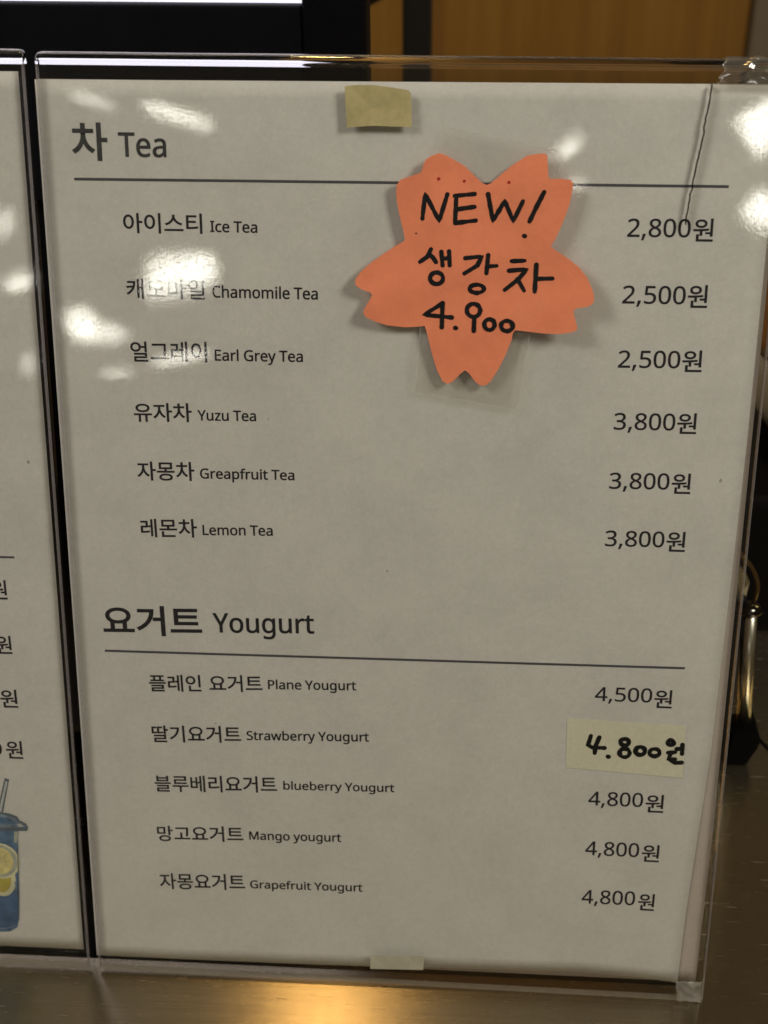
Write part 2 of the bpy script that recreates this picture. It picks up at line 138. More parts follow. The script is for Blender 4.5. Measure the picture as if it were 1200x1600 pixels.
'0':(572,'523,358 522,302 517,250 510,203 500,160 486,121 468,87 448,58 423,34 394,15 362,1 326,-7 285,-10 263,-9 242,-6 221,-2 203,4 185,12 168,22 152,34 138,47 125,62 112,79 101,97 91,116 82,138 74,160 60,219 52,285 49,358 52,432 59,498 72,556 80,579 88,600 98,619 109,637 121,654 134,668 148,682 164,693 180,703 199,711 218,717 239,721 261,724 285,725 307,724 329,721 349,717 368,711 386,703 402,693 418,682 433,668 446,653 458,637 470,619 480,600 489,579 497,556 504,532 510,506 515,479 518,451 521,422 522,390/137,358 139,296 143,242 151,195 156,177 161,161 167,145 174,131 181,119 190,107 198,97 208,89 219,82 230,76 243,71 256,68 270,66 285,65 300,66 314,68 327,71 340,75 351,81 362,89 371,97 380,107 389,118 396,131 403,145 409,160 414,176 419,194 427,242 432,296 434,358 432,420 427,474 419,520 407,560 391,592 371,617 362,626 351,633 340,639 327,644 314,647 300,649 285,650 270,649 256,647 243,644 230,639 219,633 208,626 198,617 190,608 181,596 174,584 167,570 161,555 156,538 151,520 143,474 139,420'),
'2':(572,'520,0 48,0 48,73 235,262 269,297 299,329 326,358 349,386 367,413 382,440 393,468 399,498 401,529 400,545 398,560 395,574 390,587 383,599 375,609 366,618 356,627 344,633 332,639 319,643 305,647 291,648 275,649 242,647 211,641 183,631 157,617 130,601 103,581 56,640 75,655 96,670 117,683 141,695 165,705 190,713 217,719 246,723 275,724 318,721 356,714 390,701 420,683 444,662 464,635 479,605 488,571 491,534 488,497 481,462 468,429 451,397 429,364 404,333 375,300 343,266 308,231 159,84 159,80 520,80'),
'3':(572,'493,547 491,516 485,489 475,464 461,442 444,423 423,407 400,394 374,383 345,376 345,372 369,368 391,364 411,357 429,349 445,340 460,330 473,318 484,305 494,291 501,275 507,259 512,241 514,223 515,203 514,186 513,169 510,152 506,137 500,121 494,107 486,92 477,79 467,67 455,55 443,44 428,34 413,25 397,17 379,10 359,4 338,-1 316,-5 292,-8 267,-9 241,-10 205,-9 170,-6 137,-1 105,6 75,16 45,29 45,111 76,97 108,86 142,76 176,70 210,65 242,64 268,65 292,67 314,71 334,76 352,83 367,92 381,101 392,113 401,125 409,139 415,154 420,170 422,187 423,205 420,233 413,257 399,277 381,294 359,308 331,318 299,325 263,330 223,331 154,331 154,406 224,406 261,408 294,414 322,423 347,436 367,452 382,470 394,492 401,515 403,541 402,555 400,569 397,581 392,593 385,603 377,613 368,621 357,629 346,635 333,641 320,645 305,648 290,649 273,650 248,649 225,647 204,642 184,637 165,630 146,621 129,612 111,601 93,590 49,650 76,669 108,686 143,702 183,714 226,722 272,724 303,723 331,720 357,715 381,708 403,698 422,687 438,674 453,659 465,643 475,626 483,608 489,589 492,568'),
'4':(572,'552,162 448,162 448,0 363,0 363,162 21,162 21,237 357,718 448,718 448,241 552,241/363,466 363,513 365,554 366,590 368,624 364,624 344,583 321,546 107,241 363,241'),
'5':(572,'275,438 322,435 364,427 402,413 417,405 431,397 444,388 456,377 467,366 477,354 485,341 493,328 500,313 505,298 510,282 513,265 514,247 515,228 514,207 512,187 509,168 505,150 499,133 491,116 483,100 473,86 462,72 451,59 437,48 423,37 408,27 391,18 374,11 356,5 336,-1 316,-5 294,-8 271,-9 248,-10 212,-9 178,-6 144,0 114,8 87,17 63,29 63,112 89,98 118,87 150,77 184,71 217,66 249,65 283,67 314,72 341,81 366,95 386,112 403,132 415,157 423,186 425,219 424,238 421,256 417,273 411,288 403,302 393,315 382,326 369,336 353,345 336,352 317,357 295,361 272,363 246,364 226,363 205,362 182,359 124,349 80,377 107,714 465,714 465,634 182,634 165,427 211,434 231,436 252,438'),
'8':(572,'285,724 325,722 362,715 396,704 426,689 451,670 471,647 479,636 485,624 490,611 494,598 497,584 498,569 499,553 497,526 491,501 480,478 467,458 450,439 431,421 410,406 387,391 363,378 391,363 418,348 443,330 465,312 485,291 500,269 512,244 520,216 522,185 521,168 520,152 517,137 513,122 507,108 501,94 493,81 484,69 475,58 464,48 452,38 440,29 426,21 411,14 374,1 333,-7 288,-10 239,-7 196,0 157,13 143,20 129,28 116,36 105,46 94,56 85,67 76,78 69,91 63,104 58,118 54,133 51,149 50,165 49,182 51,213 58,242 69,267 85,290 103,311 124,329 147,345 172,360 197,373 174,387 153,402 133,418 116,436 101,456 88,477 79,500 74,526 72,554 73,569 74,584 77,598 81,611 86,624 93,635 100,646 121,670 146,689 176,704 209,715 246,722/135,181 136,167 138,153 142,140 147,127 154,116 162,105 172,94 183,85 196,78 211,71 227,66 245,63 265,61 286,60 306,61 325,63 342,66 358,71 373,78 386,85 397,94 408,105 416,116 423,128 429,141 433,154 435,169 436,184 434,206 428,227 417,245 403,263 386,278 365,293 342,307 315,319 286,331 270,337 242,324 218,310 196,296 178,281 162,264 150,246 142,226 137,205/284,653 269,652 254,651 240,648 228,644 215,639 204,634 193,626 184,618 176,609 170,599 165,589 161,577 159,564 158,550 160,527 166,506 175,488 189,472 204,458 223,445 244,434 266,423 289,412 311,422 332,433 351,445 369,458 383,472 395,488 405,507 410,527 412,550 411,564 409,577 406,589 401,599 394,609 386,618 377,626 367,634 355,639 343,644 329,648 315,651 300,652'),
'C':(632,'403,645 366,643 332,636 300,625 271,610 245,591 222,568 202,542 186,511 173,477 164,440 158,400 156,357 157,332 158,309 161,286 165,264 170,243 176,223 183,204 192,186 201,169 212,154 224,140 237,126 250,115 265,104 282,95 299,87 317,80 337,75 357,72 379,70 402,69 433,70 462,73 491,77 519,83 546,89 573,97 573,19 546,10 519,3 490,-3 460,-7 427,-9 389,-10 359,-9 330,-6 302,-2 276,5 252,13 229,23 207,35 187,49 168,64 151,81 135,99 121,119 109,140 97,163 88,187 80,213 73,239 68,267 64,296 62,327 61,358 64,410 71,460 83,506 101,549 123,587 149,622 162,636 176,648 191,660 206,671 222,681 239,689 257,698 302,712 351,721 404,724 440,723 476,719 510,713 543,705 573,694 601,682 565,606 542,616 518,625 491,633 464,640 434,644'),
'E':(556,'496,0 97,0 97,714 496,714 496,635 187,635 187,412 478,412 478,334 187,334 187,79 496,79'),
'G':(728,'407,377 654,377 654,27 615,15 576,6 537,-1 496,-6 451,-9 403,-10 372,-9 342,-6 314,-2 288,5 262,13 238,23 216,34 195,48 176,63 158,80 141,98 126,117 113,139 100,161 90,186 81,211 74,238 68,266 64,295 62,325 61,357 62,388 65,419 69,447 75,475 83,502 93,527 105,551 118,574 133,595 150,615 168,633 188,650 209,665 231,678 256,691 281,701 309,709 337,716 367,720 398,723 431,724 470,723 508,719 544,713 579,705 612,694 644,682 610,604 584,615 555,624 524,633 492,640 460,644 426,645 402,644 379,642 358,639 337,634 317,627 298,619 280,610 263,599 248,588 233,575 220,560 208,545 197,528 187,510 179,492 171,472 165,451 161,429 158,406 156,382 155,357 156,333 157,310 160,288 164,266 169,246 175,226 182,206 191,188 201,171 212,156 224,141 238,128 253,116 269,104 287,95 306,87 326,80 349,75 372,71 397,69 424,68 454,69 480,70 504,73 525,77 545,81 564,85 564,297 407,297'),
'I':(339,'298,0 40,0 40,52 124,71 124,642 40,662 40,714 298,714 298,662 214,642 214,71 298,52'),
'L':(524,'97,0 97,714 187,714 187,80 499,80 499,0'),
'M':(907,'412,0 177,626 173,626 176,575 179,507 180,433 180,0 97,0 97,714 230,714 450,129 454,129 678,714 810,714 810,0 721,0 721,439 722,508 725,573 728,625 724,625 486,0'),
'P':(605,'286,714 324,713 360,710 392,704 421,696 447,686 470,674 490,659 507,642 521,624 533,604 542,581 549,557 553,532 554,504 552,475 548,447 539,419 528,393 512,369 492,347 468,327 438,310 404,296 365,286 320,280 269,278 187,278 187,0 97,0 97,714/278,637 187,637 187,355 259,355 302,357 339,361 372,369 399,381 422,397 439,416 451,440 459,468 461,500 460,519 457,537 453,553 447,567 439,581 429,593 417,603 403,612 388,620 370,626 350,631 328,634 304,636'),
'S':(549,'502,191 501,173 499,156 496,140 492,124 486,110 479,96 471,82 462,70 451,59 440,48 427,38 413,29 398,21 382,14 342,1 297,-7 247,-10 221,-10 195,-8 171,-6 147,-3 125,1 104,5 85,11 67,17 51,24 51,110 77,100 107,90 140,81 177,74 213,69 251,68 284,70 314,74 340,82 362,93 380,106 394,122 404,140 410,161 412,183 410,205 405,225 397,242 385,258 367,272 345,286 318,300 284,315 244,330 215,342 188,354 163,366 142,380 123,395 106,411 92,428 80,447 71,468 65,490 61,515 60,542 61,558 62,573 65,588 69,602 75,615 81,628 89,639 111,664 138,685 169,702 206,714 245,722 288,724 326,723 362,719 396,713 428,705 457,695 485,684 457,607 432,617 405,626 376,634 347,640 317,644 286,645 258,644 233,639 211,632 193,622 178,610 166,595 158,579 153,561 151,541 153,518 158,498 166,481 178,466 194,451 215,438 240,425 271,411 307,397 347,381 382,365 413,347 440,329 462,307 479,284 492,257 499,226'),
'T':(556,'323,0 233,0 233,635 10,635 10,714 545,714 545,635 323,635'),
'Y':(566,'283,363 469,714 566,714 328,277 328,0 238,0 238,273 0,714 98,714'),
'a':(561,'288,545 315,544 340,541 363,537 383,531 402,523 419,513 433,502 445,489 456,473 465,456 471,436 476,415 479,391 480,365 480,0 416,0 399,76 395,76 380,58 364,42 347,27 330,16 312,6 291,-1 269,-6 243,-9 215,-10 184,-8 155,-2 128,7 105,20 84,38 68,59 56,85 48,115 46,149 47,171 51,192 58,211 67,229 78,245 92,259 109,272 128,284 151,294 175,303 203,309 234,314 267,318 303,320 394,323 394,355 393,373 392,390 389,405 385,418 379,430 373,440 365,448 356,455 346,461 336,466 324,469 311,472 298,473 283,474 255,473 229,468 203,461 178,453 155,443 132,433 105,499 130,511 157,522 188,531 220,539 254,543/314,259 287,257 262,255 240,251 220,247 203,241 188,235 175,227 165,219 157,209 150,199 144,187 140,175 138,162 137,148 138,136 139,124 142,114 146,104 151,96 157,88 164,82 185,70 208,63 235,61 254,62 272,64 289,68 305,73 320,80 335,89 348,98 360,110 370,123 378,138 385,155 389,173 392,193 393,214 393,262'),
'b':(615,'173,575 171,511 168,465 173,465 190,486 211,505 236,522 265,535 300,542 339,545 367,544 393,539 417,532 440,522 462,510 481,494 499,475 516,454 529,430 540,403 549,374 555,341 559,306 560,268 559,242 558,218 555,195 551,173 546,152 540,132 532,114 524,97 515,81 505,67 494,53 482,41 469,30 455,21 440,13 425,6 409,0 393,-4 375,-7 358,-9 339,-10 300,-7 265,0 236,13 211,29 190,48 173,68 166,68 148,0 85,0 85,760 173,760/324,472 289,470 259,462 234,450 214,434 198,412 187,384 179,352 175,314 173,271 173,267 174,240 176,214 179,191 184,169 190,149 197,131 205,115 216,102 229,90 244,80 261,73 280,67 302,64 326,63 346,64 364,67 381,73 396,80 410,90 423,102 433,116 443,132 451,150 457,170 462,192 466,216 468,241 469,269 468,297 466,323 462,346 457,368 451,388 443,405 433,421 423,435 410,446 396,455 380,463 363,468 344,471'),
'c':(480,'300,-10 280,-9 261,-8 242,-5 224,-1 206,5 190,11 173,19 158,28 144,38 130,50 118,63 106,77 96,92 86,109 78,127 71,147 65,168 61,190 58,213 56,239 55,265 56,293 58,319 61,343 66,366 72,388 79,408 88,426 98,443 109,459 121,473 133,486 147,498 162,508 177,517 194,525 211,531 229,537 247,541 266,544 286,545 306,546 333,545 359,542 385,537 409,531 429,525 447,517 420,444 403,450 384,456 364,461 343,465 323,468 304,469 270,466 240,459 215,446 194,428 176,406 163,378 154,346 148,308 146,266 148,225 154,189 163,157 176,129 193,107 214,89 239,76 267,69 299,66 327,67 353,70 376,75 398,81 419,89 438,97 438,19 419,10 400,3 378,-2 355,-7 329,-9'),
'e':(564,'292,546 311,545 330,544 348,540 364,536 381,531 396,524 410,516 424,507 437,497 449,486 460,474 469,461 478,447 486,431 501,393 510,351 513,304 513,251 146,251 147,226 151,203 156,181 162,161 171,143 181,127 192,112 206,100 221,89 237,81 255,74 274,69 295,66 317,65 350,66 380,69 407,74 434,82 461,91 489,102 489,25 462,14 435,5 408,-1 380,-6 348,-9 313,-10 292,-9 271,-7 251,-4 232,0 213,6 196,13 178,21 162,30 147,41 133,53 120,66 108,81 97,97 87,113 79,132 72,151 66,171 61,193 58,215 56,239 55,264 56,289 57,312 60,335 65,356 70,377 77,396 84,415 93,432 103,449 114,464 126,478 139,490 153,502 167,512 183,521 199,529 217,535 234,540 253,543 272,545/291,474 274,473 257,471 242,467 228,461 215,453 202,444 191,433 182,421 173,408 166,393 159,377 154,360 151,341 148,321 421,321 419,350 415,377 407,401 396,422 382,440 365,454 344,465 319,472'),
'f':(344,'332,468 197,468 197,0 109,0 109,468 15,468 15,509 109,539 109,570 111,613 118,650 129,682 145,708 165,729 189,745 217,756 248,763 283,765 304,764 323,763 341,759 358,756 373,751 387,747 364,678 327,688 313,691 299,692 284,693 272,692 261,691 250,688 241,683 233,678 225,671 218,663 207,640 199,609 197,571 197,536 332,536'),
'g':(615,'275,546 309,544 341,537 370,526 397,510 422,490 443,465 448,465 460,536 530,536 530,-9 529,-30 528,-50 525,-70 522,-88 517,-105 511,-121 504,-136 496,-151 487,-164 477,-176 465,-187 453,-197 440,-206 425,-214 409,-221 392,-227 374,-232 355,-235 334,-238 313,-239 290,-240 252,-239 217,-236 183,-231 152,-225 123,-216 97,-206 97,-125 124,-137 153,-148 186,-156 221,-162 257,-166 295,-167 314,-166 332,-164 349,-160 364,-154 379,-146 392,-137 403,-126 414,-114 423,-101 430,-86 436,-71 440,-54 442,-35 443,-16 443,5 444,40 446,71 442,71 422,46 399,26 373,10 343,-1 311,-8 276,-10 247,-9 220,-4 195,3 172,14 151,27 131,44 113,63 98,85 85,109 74,136 66,165 60,197 56,231 55,267 56,302 60,336 66,367 74,396 85,423 98,448 113,470 131,491 151,507 172,521 195,532 220,540 246,544/287,472 258,469 233,461 210,448 191,430 175,406 163,378 153,345 148,308 146,266 147,239 149,213 153,190 158,168 165,148 173,130 182,114 194,101 206,89 220,79 235,72 252,66 270,63 289,62 315,63 338,67 359,72 377,81 393,92 407,105 419,122 428,141 435,163 440,188 443,215 444,246 444,267 442,313 437,352 427,385 414,412 397,434 376,451 351,463 321,470'),
'h':(618,'173,537 171,498 168,462 174,462 186,480 201,495 217,508 235,519 254,528 275,535 297,541 319,544 341,545 382,543 418,536 449,524 461,518 473,511 483,503 492,494 501,484 508,473 515,461 527,429 535,392 537,349 537,0 450,0 450,343 449,361 448,377 445,393 441,407 435,419 429,430 421,440 412,448 402,456 390,462 377,466 363,469 347,471 330,472 293,469 262,462 236,449 215,432 199,410 187,383 179,352 175,317 173,277 173,0 85,0 85,760 173,760'),
'i':(258,'173,536 173,0 85,0 85,536/130,737 143,735 155,731 165,723 174,713 179,699 181,681 179,664 174,650 165,639 155,631 143,627 130,625 116,627 104,631 93,639 85,650 80,664 78,681 80,699 85,713 93,723 104,731 116,735'),
'l':(258,'173,0 85,0 85,760 173,760'),
'm':(935,'673,546 698,545 721,542 743,537 762,531 780,522 795,512 809,499 821,485 831,468 839,449 846,428 850,404 853,378 854,349 854,0 767,0 767,345 766,362 765,378 762,393 758,407 753,419 748,430 740,440 732,448 723,456 712,462 701,466 688,469 673,471 658,472 637,471 617,468 599,464 583,457 569,449 557,439 546,427 538,413 530,398 524,381 519,362 516,342 514,320 513,296 513,0 426,0 426,345 425,372 421,395 414,415 405,433 393,447 378,458 360,466 340,470 316,472 283,469 254,462 231,449 212,432 197,410 186,384 179,353 174,318 173,278 173,0 85,0 85,536 156,536 169,463 174,463 186,481 200,496 215,509 232,521 251,530 270,537 290,542 311,545 332,546 371,544 406,536 435,524 447,517 457,509 467,501 476,491 483,480 490,469 496,456 501,456 509,469 518,480 528,491 538,501 550,509 562,517 574,524 606,536 639,544'),
'n':(618,'343,546 369,545 394,542 417,537 437,531 456,522 473,512 488,499 501,485 512,468 521,449 528,428 533,404 536,378 537,349 537,0 450,0 450,343 449,361 448,377 445,393 441,407 435,419 429,430 421,440 412,448 402,456 390,462 377,466 363,469 347,471 330,472 306,471 284,468 264,463 246,456 231,446 218,435 207,422 198,407 190,390 184,371 179,350 176,328 174,304 173,278 173,0 85,0 85,536 156,536 169,463 174,463 187,481 202,496 218,509 237,521 256,530 277,537 299,542 321,545'),
'o':(605,'551,269 549,226 543,187 533,150 520,118 503,89 483,63 460,41 434,23 405,8 372,-2 338,-8 301,-10 267,-8 234,-2 203,8 174,23 148,41 125,63 105,89 87,118 73,150 63,187 57,226 55,269 56,294 57,318 61,340 65,362 70,382 77,401 85,419 94,436 104,452 115,467 128,480 141,493 156,504 171,513 187,522 205,529 223,535 242,540 262,543 282,545 304,546 325,545 344,543 363,540 382,535 399,529 416,522 432,513 448,504 462,493 476,480 488,467 500,452 510,436 519,419 528,401 535,382 541,362 545,340 548,318 550,294/146,269 148,229 153,192 163,159 176,131 193,107 214,88 239,74 269,66 303,63 337,66 367,74 392,88 413,107 430,131 443,159 453,192 458,229 460,269 458,310 452,346 443,378 430,406 413,429 391,447 366,461 336,469 302,472 279,471 259,468 240,462 223,454 208,444 194,432 183,418 173,402 165,384 158,364 153,343 149,320 147,295'),
'p':(615,'340,546 367,545 393,540 418,533 441,523 462,511 481,495 499,477 516,456 529,432 540,405 549,375 555,343 559,307 560,269 559,244 558,219 555,196 551,174 546,154 540,134 532,115 524,98 515,82 505,68 494,54 482,42 469,31 455,21 441,13 426,6 410,0 393,-4 376,-7 358,-9 339,-10 313,-9 288,-5 266,1 246,9 228,19 211,29 197,42 184,54 173,68 167,68 171,25 173,-20 173,-240 85,-240 85,536 157,536 169,463 173,463 184,478 197,492 211,505 227,517 245,527 265,535 288,541 313,545/324,472 290,470 261,463 237,451 217,436 201,415 189,390 181,360 175,326 173,286 173,269 175,227 179,190 187,157 198,129 214,105 234,87 260,74 290,66 326,63 340,64 353,65 365,68 376,72 387,77 397,83 406,90 426,110 441,135 453,163 462,196 467,231 469,270 468,296 466,320 462,342 457,363 451,383 443,401 433,417 423,432 410,444 396,454 380,462 363,468 344,471'),
'r':(413,'335,546 367,544 398,540 387,459 358,464 329,466 309,465 289,460 270,453 252,443 235,431 220,416 206,400 195,381 185,360 179,337 174,312 173,286 173,0 85,0 85,536 157,536 167,438 171,438 183,457 197,476 212,492 229,508 247,521 267,531 288,540 311,544'),
't':(361,'264,62 277,62 291,64 305,65 339,73 339,6 328,2 315,-2 299,-5 282,-8 265,-9 249,-10 222,-8 196,-4 171,4 149,17 130,33 114,55 102,82 94,116 92,156 92,468 16,468 16,510 93,545 128,659 180,659 180,536 335,536 335,468 180,468 180,158 180,145 182,132 184,121 188,110 192,101 197,93 203,85 221,72 241,65'),
'u':(618,'533,536 533,0 461,0 448,71 444,71 432,53 417,38 400,25 381,14 362,5 341,-1 319,-6 297,-9 274,-10 234,-8 198,-1 167,10 155,17 143,24 133,32 124,41 115,51 108,62 101,74 89,105 81,142 79,185 79,536 168,536 168,191 169,173 170,157 173,142 177,128 183,116 189,105 197,95 206,87 216,79 228,73 241,69 255,66 270,64 287,63 324,65 356,73 381,85 402,103 419,125 430,151 439,183 443,218 445,257 445,536'),
'w':(786,'431,303 419,344 408,383 400,418 394,445 390,445 384,418 376,383 366,343 354,302 258,1 158,1 11,537 102,537 176,251 191,192 203,136 211,91 215,91 222,121 230,159 240,199 251,235 346,537 442,537 534,235 548,186 562,135 570,92 574,92 581,134 594,190 610,251 685,537 775,537 626,1 523,1'),
'y':(510,'1,536 95,536 211,231 229,179 245,130 256,85 260,85 279,150 306,232 415,536 510,536 279,-74 266,-106 251,-135 234,-161 216,-185 196,-204 172,-219 146,-231 117,-238 84,-240 42,-237 11,-232 11,-162 37,-166 70,-168 90,-167 108,-163 123,-156 138,-148 151,-137 162,-123 172,-108 181,-91 189,-73 217,-2'),
'z':(470,'431,0 39,0 39,58 327,468 56,468 56,536 424,536 424,470 140,68 431,68')}

LEAN = math.radians(15)
CL, SL = math.cos(LEAN), math.sin(LEAN)
SHEET = Matrix(((1, 0, 0, 0), (0, SL, -CL, 0), (0, CL, SL, 0.0056), (0, 0, 0, 1)))

def frame(u=0.0, v=0.0, d=0.0):
    return SHEET @ Matrix.Translation((u * .001, v * .001, d * .001))

# ------------------------------------------------------------------ materials
def new_mat(name):
    m = bpy.data.materials.new(name)
    m.use_nodes = True
    nt = m.node_tree
    return m, nt, nt.nodes['Principled BSDF'], nt.nodes['Material Output']

def N(nt, t, **kw):
    n = nt.nodes.new(t)
    for k, v in kw.items():
        if k in n.inputs.keys() if isinstance(k, str) else False:
            n.inputs[k].default_value = v
        else:
            setattr(n, k, v)
    return n

def noise_tex(nt, scale, detail=3, rough=.55, stretch=None, coord='Object'):
    tc = nt.nodes.new('ShaderNodeTexCoord')
    mp = nt.nodes.new('ShaderNodeMapping')
    nt.links.new(tc.outputs[coord], mp.inputs[0])
    if stretch:
        mp.inputs['Scale'].default_value = stretch
    n = nt.nodes.new('ShaderNodeTexNoise')
    n.inputs['Scale'].default_value = scale
    n.inputs['Detail'].default_value = detail
    n.inputs['Roughness'].default_value = rough
    nt.links.new(mp.outputs[0], n.inputs['Vector'])
    return n

def ramp(nt, src, stops):
    r = nt.nodes.new('ShaderNodeValToRGB')
    e = r.color_ramp.elements
    while len(e) < len(stops):
        e.new(.5)
    for k, (p, c) in enumerate(stops):
        e[k].position = p
        e[k].color = c if len(c) == 4 else (*c, 1)
    nt.links.new(src, r.inputs[0])
    return r

def mixc(nt, a, b, fac, mode='MULTIPLY'):
    m = nt.nodes.new('ShaderNodeMix')
    m.data_type = 'RGBA'
    m.blend_type = mode
    m.inputs[0].default_value = fac
    nt.links.new(a, m.inputs[6]); nt.links.new(b, m.inputs[7])
    return m.outputs[2]

def bump(nt, src, strength, dist, prev=None):
    b = nt.nodes.new('ShaderNodeBump')
    b.inputs['Strength'].default_value = strength
    b.inputs['Distance'].default_value = dist
    nt.links.new(src, b.inputs['Height'])
    if prev: nt.links.new(prev, b.inputs['Normal'])
    return b.outputs[0]

def simple(name, col, rough=.5, metal=0.0, spec=.5, var=0.0, vscale=40, bmp=0.0, bscale=400):
    m, nt, p, out = new_mat(name)
    p.inputs['Roughness'].default_value = rough
    p.inputs['Metallic'].default_value = metal
    p.inputs['Specular IOR Level'].default_value = spec
    if var > 0:
        n = noise_tex(nt, vscale, 5)
        lo = tuple(c * (1 - var) for c in col); hi = tuple(min(1, c * (1 + var)) for c in col)
        r = ramp(nt, n.outputs[0], [(.3, lo), (.7, hi)])
        nt.links.new(r.outputs[0], p.inputs['Base Color'])
    else:
        p.inputs['Base Color'].default_value = (*col, 1)
    if bmp > 0:
        n2 = noise_tex(nt, bscale, 3)
        nt.links.new(bump(nt, n2.outputs[0], bmp, .0003), p.inputs['Normal'])
    return m

def paper_mat(name, col, var=.05, scale=34):
    m, nt, p, out = new_mat(name)
    p.inputs['Roughness'].default_value = .8
    p.inputs['Specular IOR Level'].default_value = .25
    big = noise_tex(nt, scale, 6, .68)
    r1 = ramp(nt, big.outputs[0], [(.28, tuple(c * (1 - var * 1.3) for c in col)), (.55, col), (.75, tuple(min(.95, c * (1 + var * .6)) for c in col))])
    fine = noise_tex(nt, 420, 3, .7)
    r2 = ramp(nt, fine.outputs[0], [(.25, (.93, .93, .92)), (.7, (1, 1, 1))])
    speck = noise_tex(nt, 210, 2, .5)
    r3 = ramp(nt, speck.outputs[0], [(.0, (1, 1, 1)), (.775, (1, 1, 1)), (.80, (.35, .32, .30))])
    c = mixc(nt, r1.outputs[0], r2.outputs[0], 1.0)
    c = mixc(nt, c, r3.outputs[0], .8)
    nt.links.new(c, p.inputs['Base Color'])
    nt.links.new(bump(nt, fine.outputs[0], .25, .0002), p.inputs['Normal'])
    return m

def schlick(nt, f0):
    lw = nt.nodes.new('ShaderNodeLayerWeight'); lw.inputs[0].default_value = .5
    pw = nt.nodes.new('ShaderNodeMath'); pw.operation = 'POWER'; pw.inputs[1].default_value = 5
    nt.links.new(lw.outputs['Facing'], pw.inputs[0])
    ma = nt.nodes.new('ShaderNodeMath'); ma.operation = 'MULTIPLY_ADD'
    ma.inputs[1].default_value = 1 - f0; ma.inputs[2].default_value = f0
    nt.links.new(pw.outputs[0], ma.inputs[0])
    return ma.outputs[0]

def sheet_plastic(name, f0=.042, tint=(.985, .985, .98), wave=.35, rough=.03, dusty=True, haze=0.0, grain=.10):
    """Clear sheet plastic seen through its thickness: straight transmission plus a Fresnel mirror on each face."""
    m, nt, p, out = new_mat(name)
    nt.nodes.remove(p)
    tr = nt.nodes.new('ShaderNodeBsdfTransparent'); tr.inputs[0].default_value = (*tint, 1)
    gl = nt.nodes.new('ShaderNodeBsdfGlossy'); gl.inputs['Roughness'].default_value = rough
    fac = schlick(nt, f0)
    w = noise_tex(nt, 15, 1.0, .4, stretch=(.7, 1.25, 1))
    nrm = bump(nt, w.outputs[0], wave, .004)
    g = noise_tex(nt, 900, 3, .7)
    nrm = bump(nt, g.outputs[0], grain, .00004, nrm)
    nt.links.new(nrm, gl.inputs['Normal'])
    if dusty:
        d = noise_tex(nt, 1500, 4, .75)
        r = ramp(nt, d.outputs[0], [(.40, (.08, .08, .08)), (.52, (1, 1, 1))])
        mu = nt.nodes.new('ShaderNodeMath'); mu.operation = 'MULTIPLY'
        nt.links.new(fac, mu.inputs[0]); nt.links.new(r.outputs[0], mu.inputs[1])
        fac = mu.outputs[0]
    mx = nt.nodes.new('ShaderNodeMixShader')
    nt.links.new(fac, mx.inputs[0]); nt.links.new(tr.outputs[0], mx.inputs[1]); nt.links.new(gl.outputs[0], mx.inputs[2])
    res = mx.outputs[0]
    if haze > 0:
        df = nt.nodes.new('ShaderNodeBsdfDiffuse'); df.inputs[0].default_value = (.8, .79, .76, 1)
        hz = noise_tex(nt, 160, 4, .7)
        hr = ramp(nt, hz.outputs[0], [(.35, (haze * .3,) * 3), (.7, (haze,) * 3)])
        mx2 = nt.nodes.new('ShaderNodeMixShader')
        nt.links.new(hr.outputs[0], mx2.inputs[0]); nt.links.new(res, mx2.inputs[1]); nt.links.new(df.outputs[0], mx2.inputs[2])
        res = mx2.outputs[0]
    nt.links.new(res, out.inputs[0])
    return m

def glass_mat(name, col=(.97, .97, .97), rough=.02):
    m, nt, p, out = new_mat(name)
    nt.nodes.remove(p)
    g = nt.nodes.new('ShaderNodeBsdfGlass')
    g.inputs['Color'].default_value = (*col, 1); g.inputs['Roughness'].default_value = rough; g.inputs['IOR'].default_value = 1.49
    n = noise_tex(nt, 60, 3, .6, stretch=(.25, 1, 1))
    nt.links.new(bump(nt, n.outputs[0], .25, .0006), g.inputs['Normal'])
    nt.links.new(g.outputs[0], out.inputs[0])
    return m

def cut_edge_mat(name, col, tr_fac=.45):
    """Sawn acrylic edge: partly clear, partly frosted."""
    m, nt, p, out = new_mat(name)
    nt.nodes.remove(p)
    tr = nt.nodes.new('ShaderNodeBsdfTransparent'); tr.inputs[0].default_value = (.9, .9, .9, 1)
    df = nt.nodes.new('ShaderNodeBsdfTranslucent'); df.inputs[0].default_value = (*col, 1)
    d2 = nt.nodes.new('ShaderNodeBsdfDiffuse'); d2.inputs[0].default_value = (*col, 1)
    gl = nt.nodes.new('ShaderNodeBsdfGlossy'); gl.inputs['Roughness'].default_value = .12
    a = nt.nodes.new('ShaderNodeMixShader'); a.inputs[0].default_value = .5
    nt.links.new(df.outputs[0], a.inputs[1]); nt.links.new(d2.outputs[0], a.inputs[2])
    b = nt.nodes.new('ShaderNodeMixShader'); b.inputs[0].default_value = .08
    nt.links.new(a.outputs[0], b.inputs[1]); nt.links.new(gl.outputs[0], b.inputs[2])
    c = nt.nodes.new('ShaderNodeMixShader')
    n = noise_tex(nt, 300, 3, .6)
    r = ramp(nt, n.outputs[0], [(.3, (min(1, tr_fac + .06),) * 3), (.7, (max(0, tr_fac - .06),) * 3)])
    nt.links.new(r.outputs[0], c.inputs[0])
    nt.links.new(b.outputs[0], c.inputs[1]); nt.links.new(tr.outputs[0], c.inputs[2])
    nt.links.new(c.outputs[0], out.inputs[0])
    return m

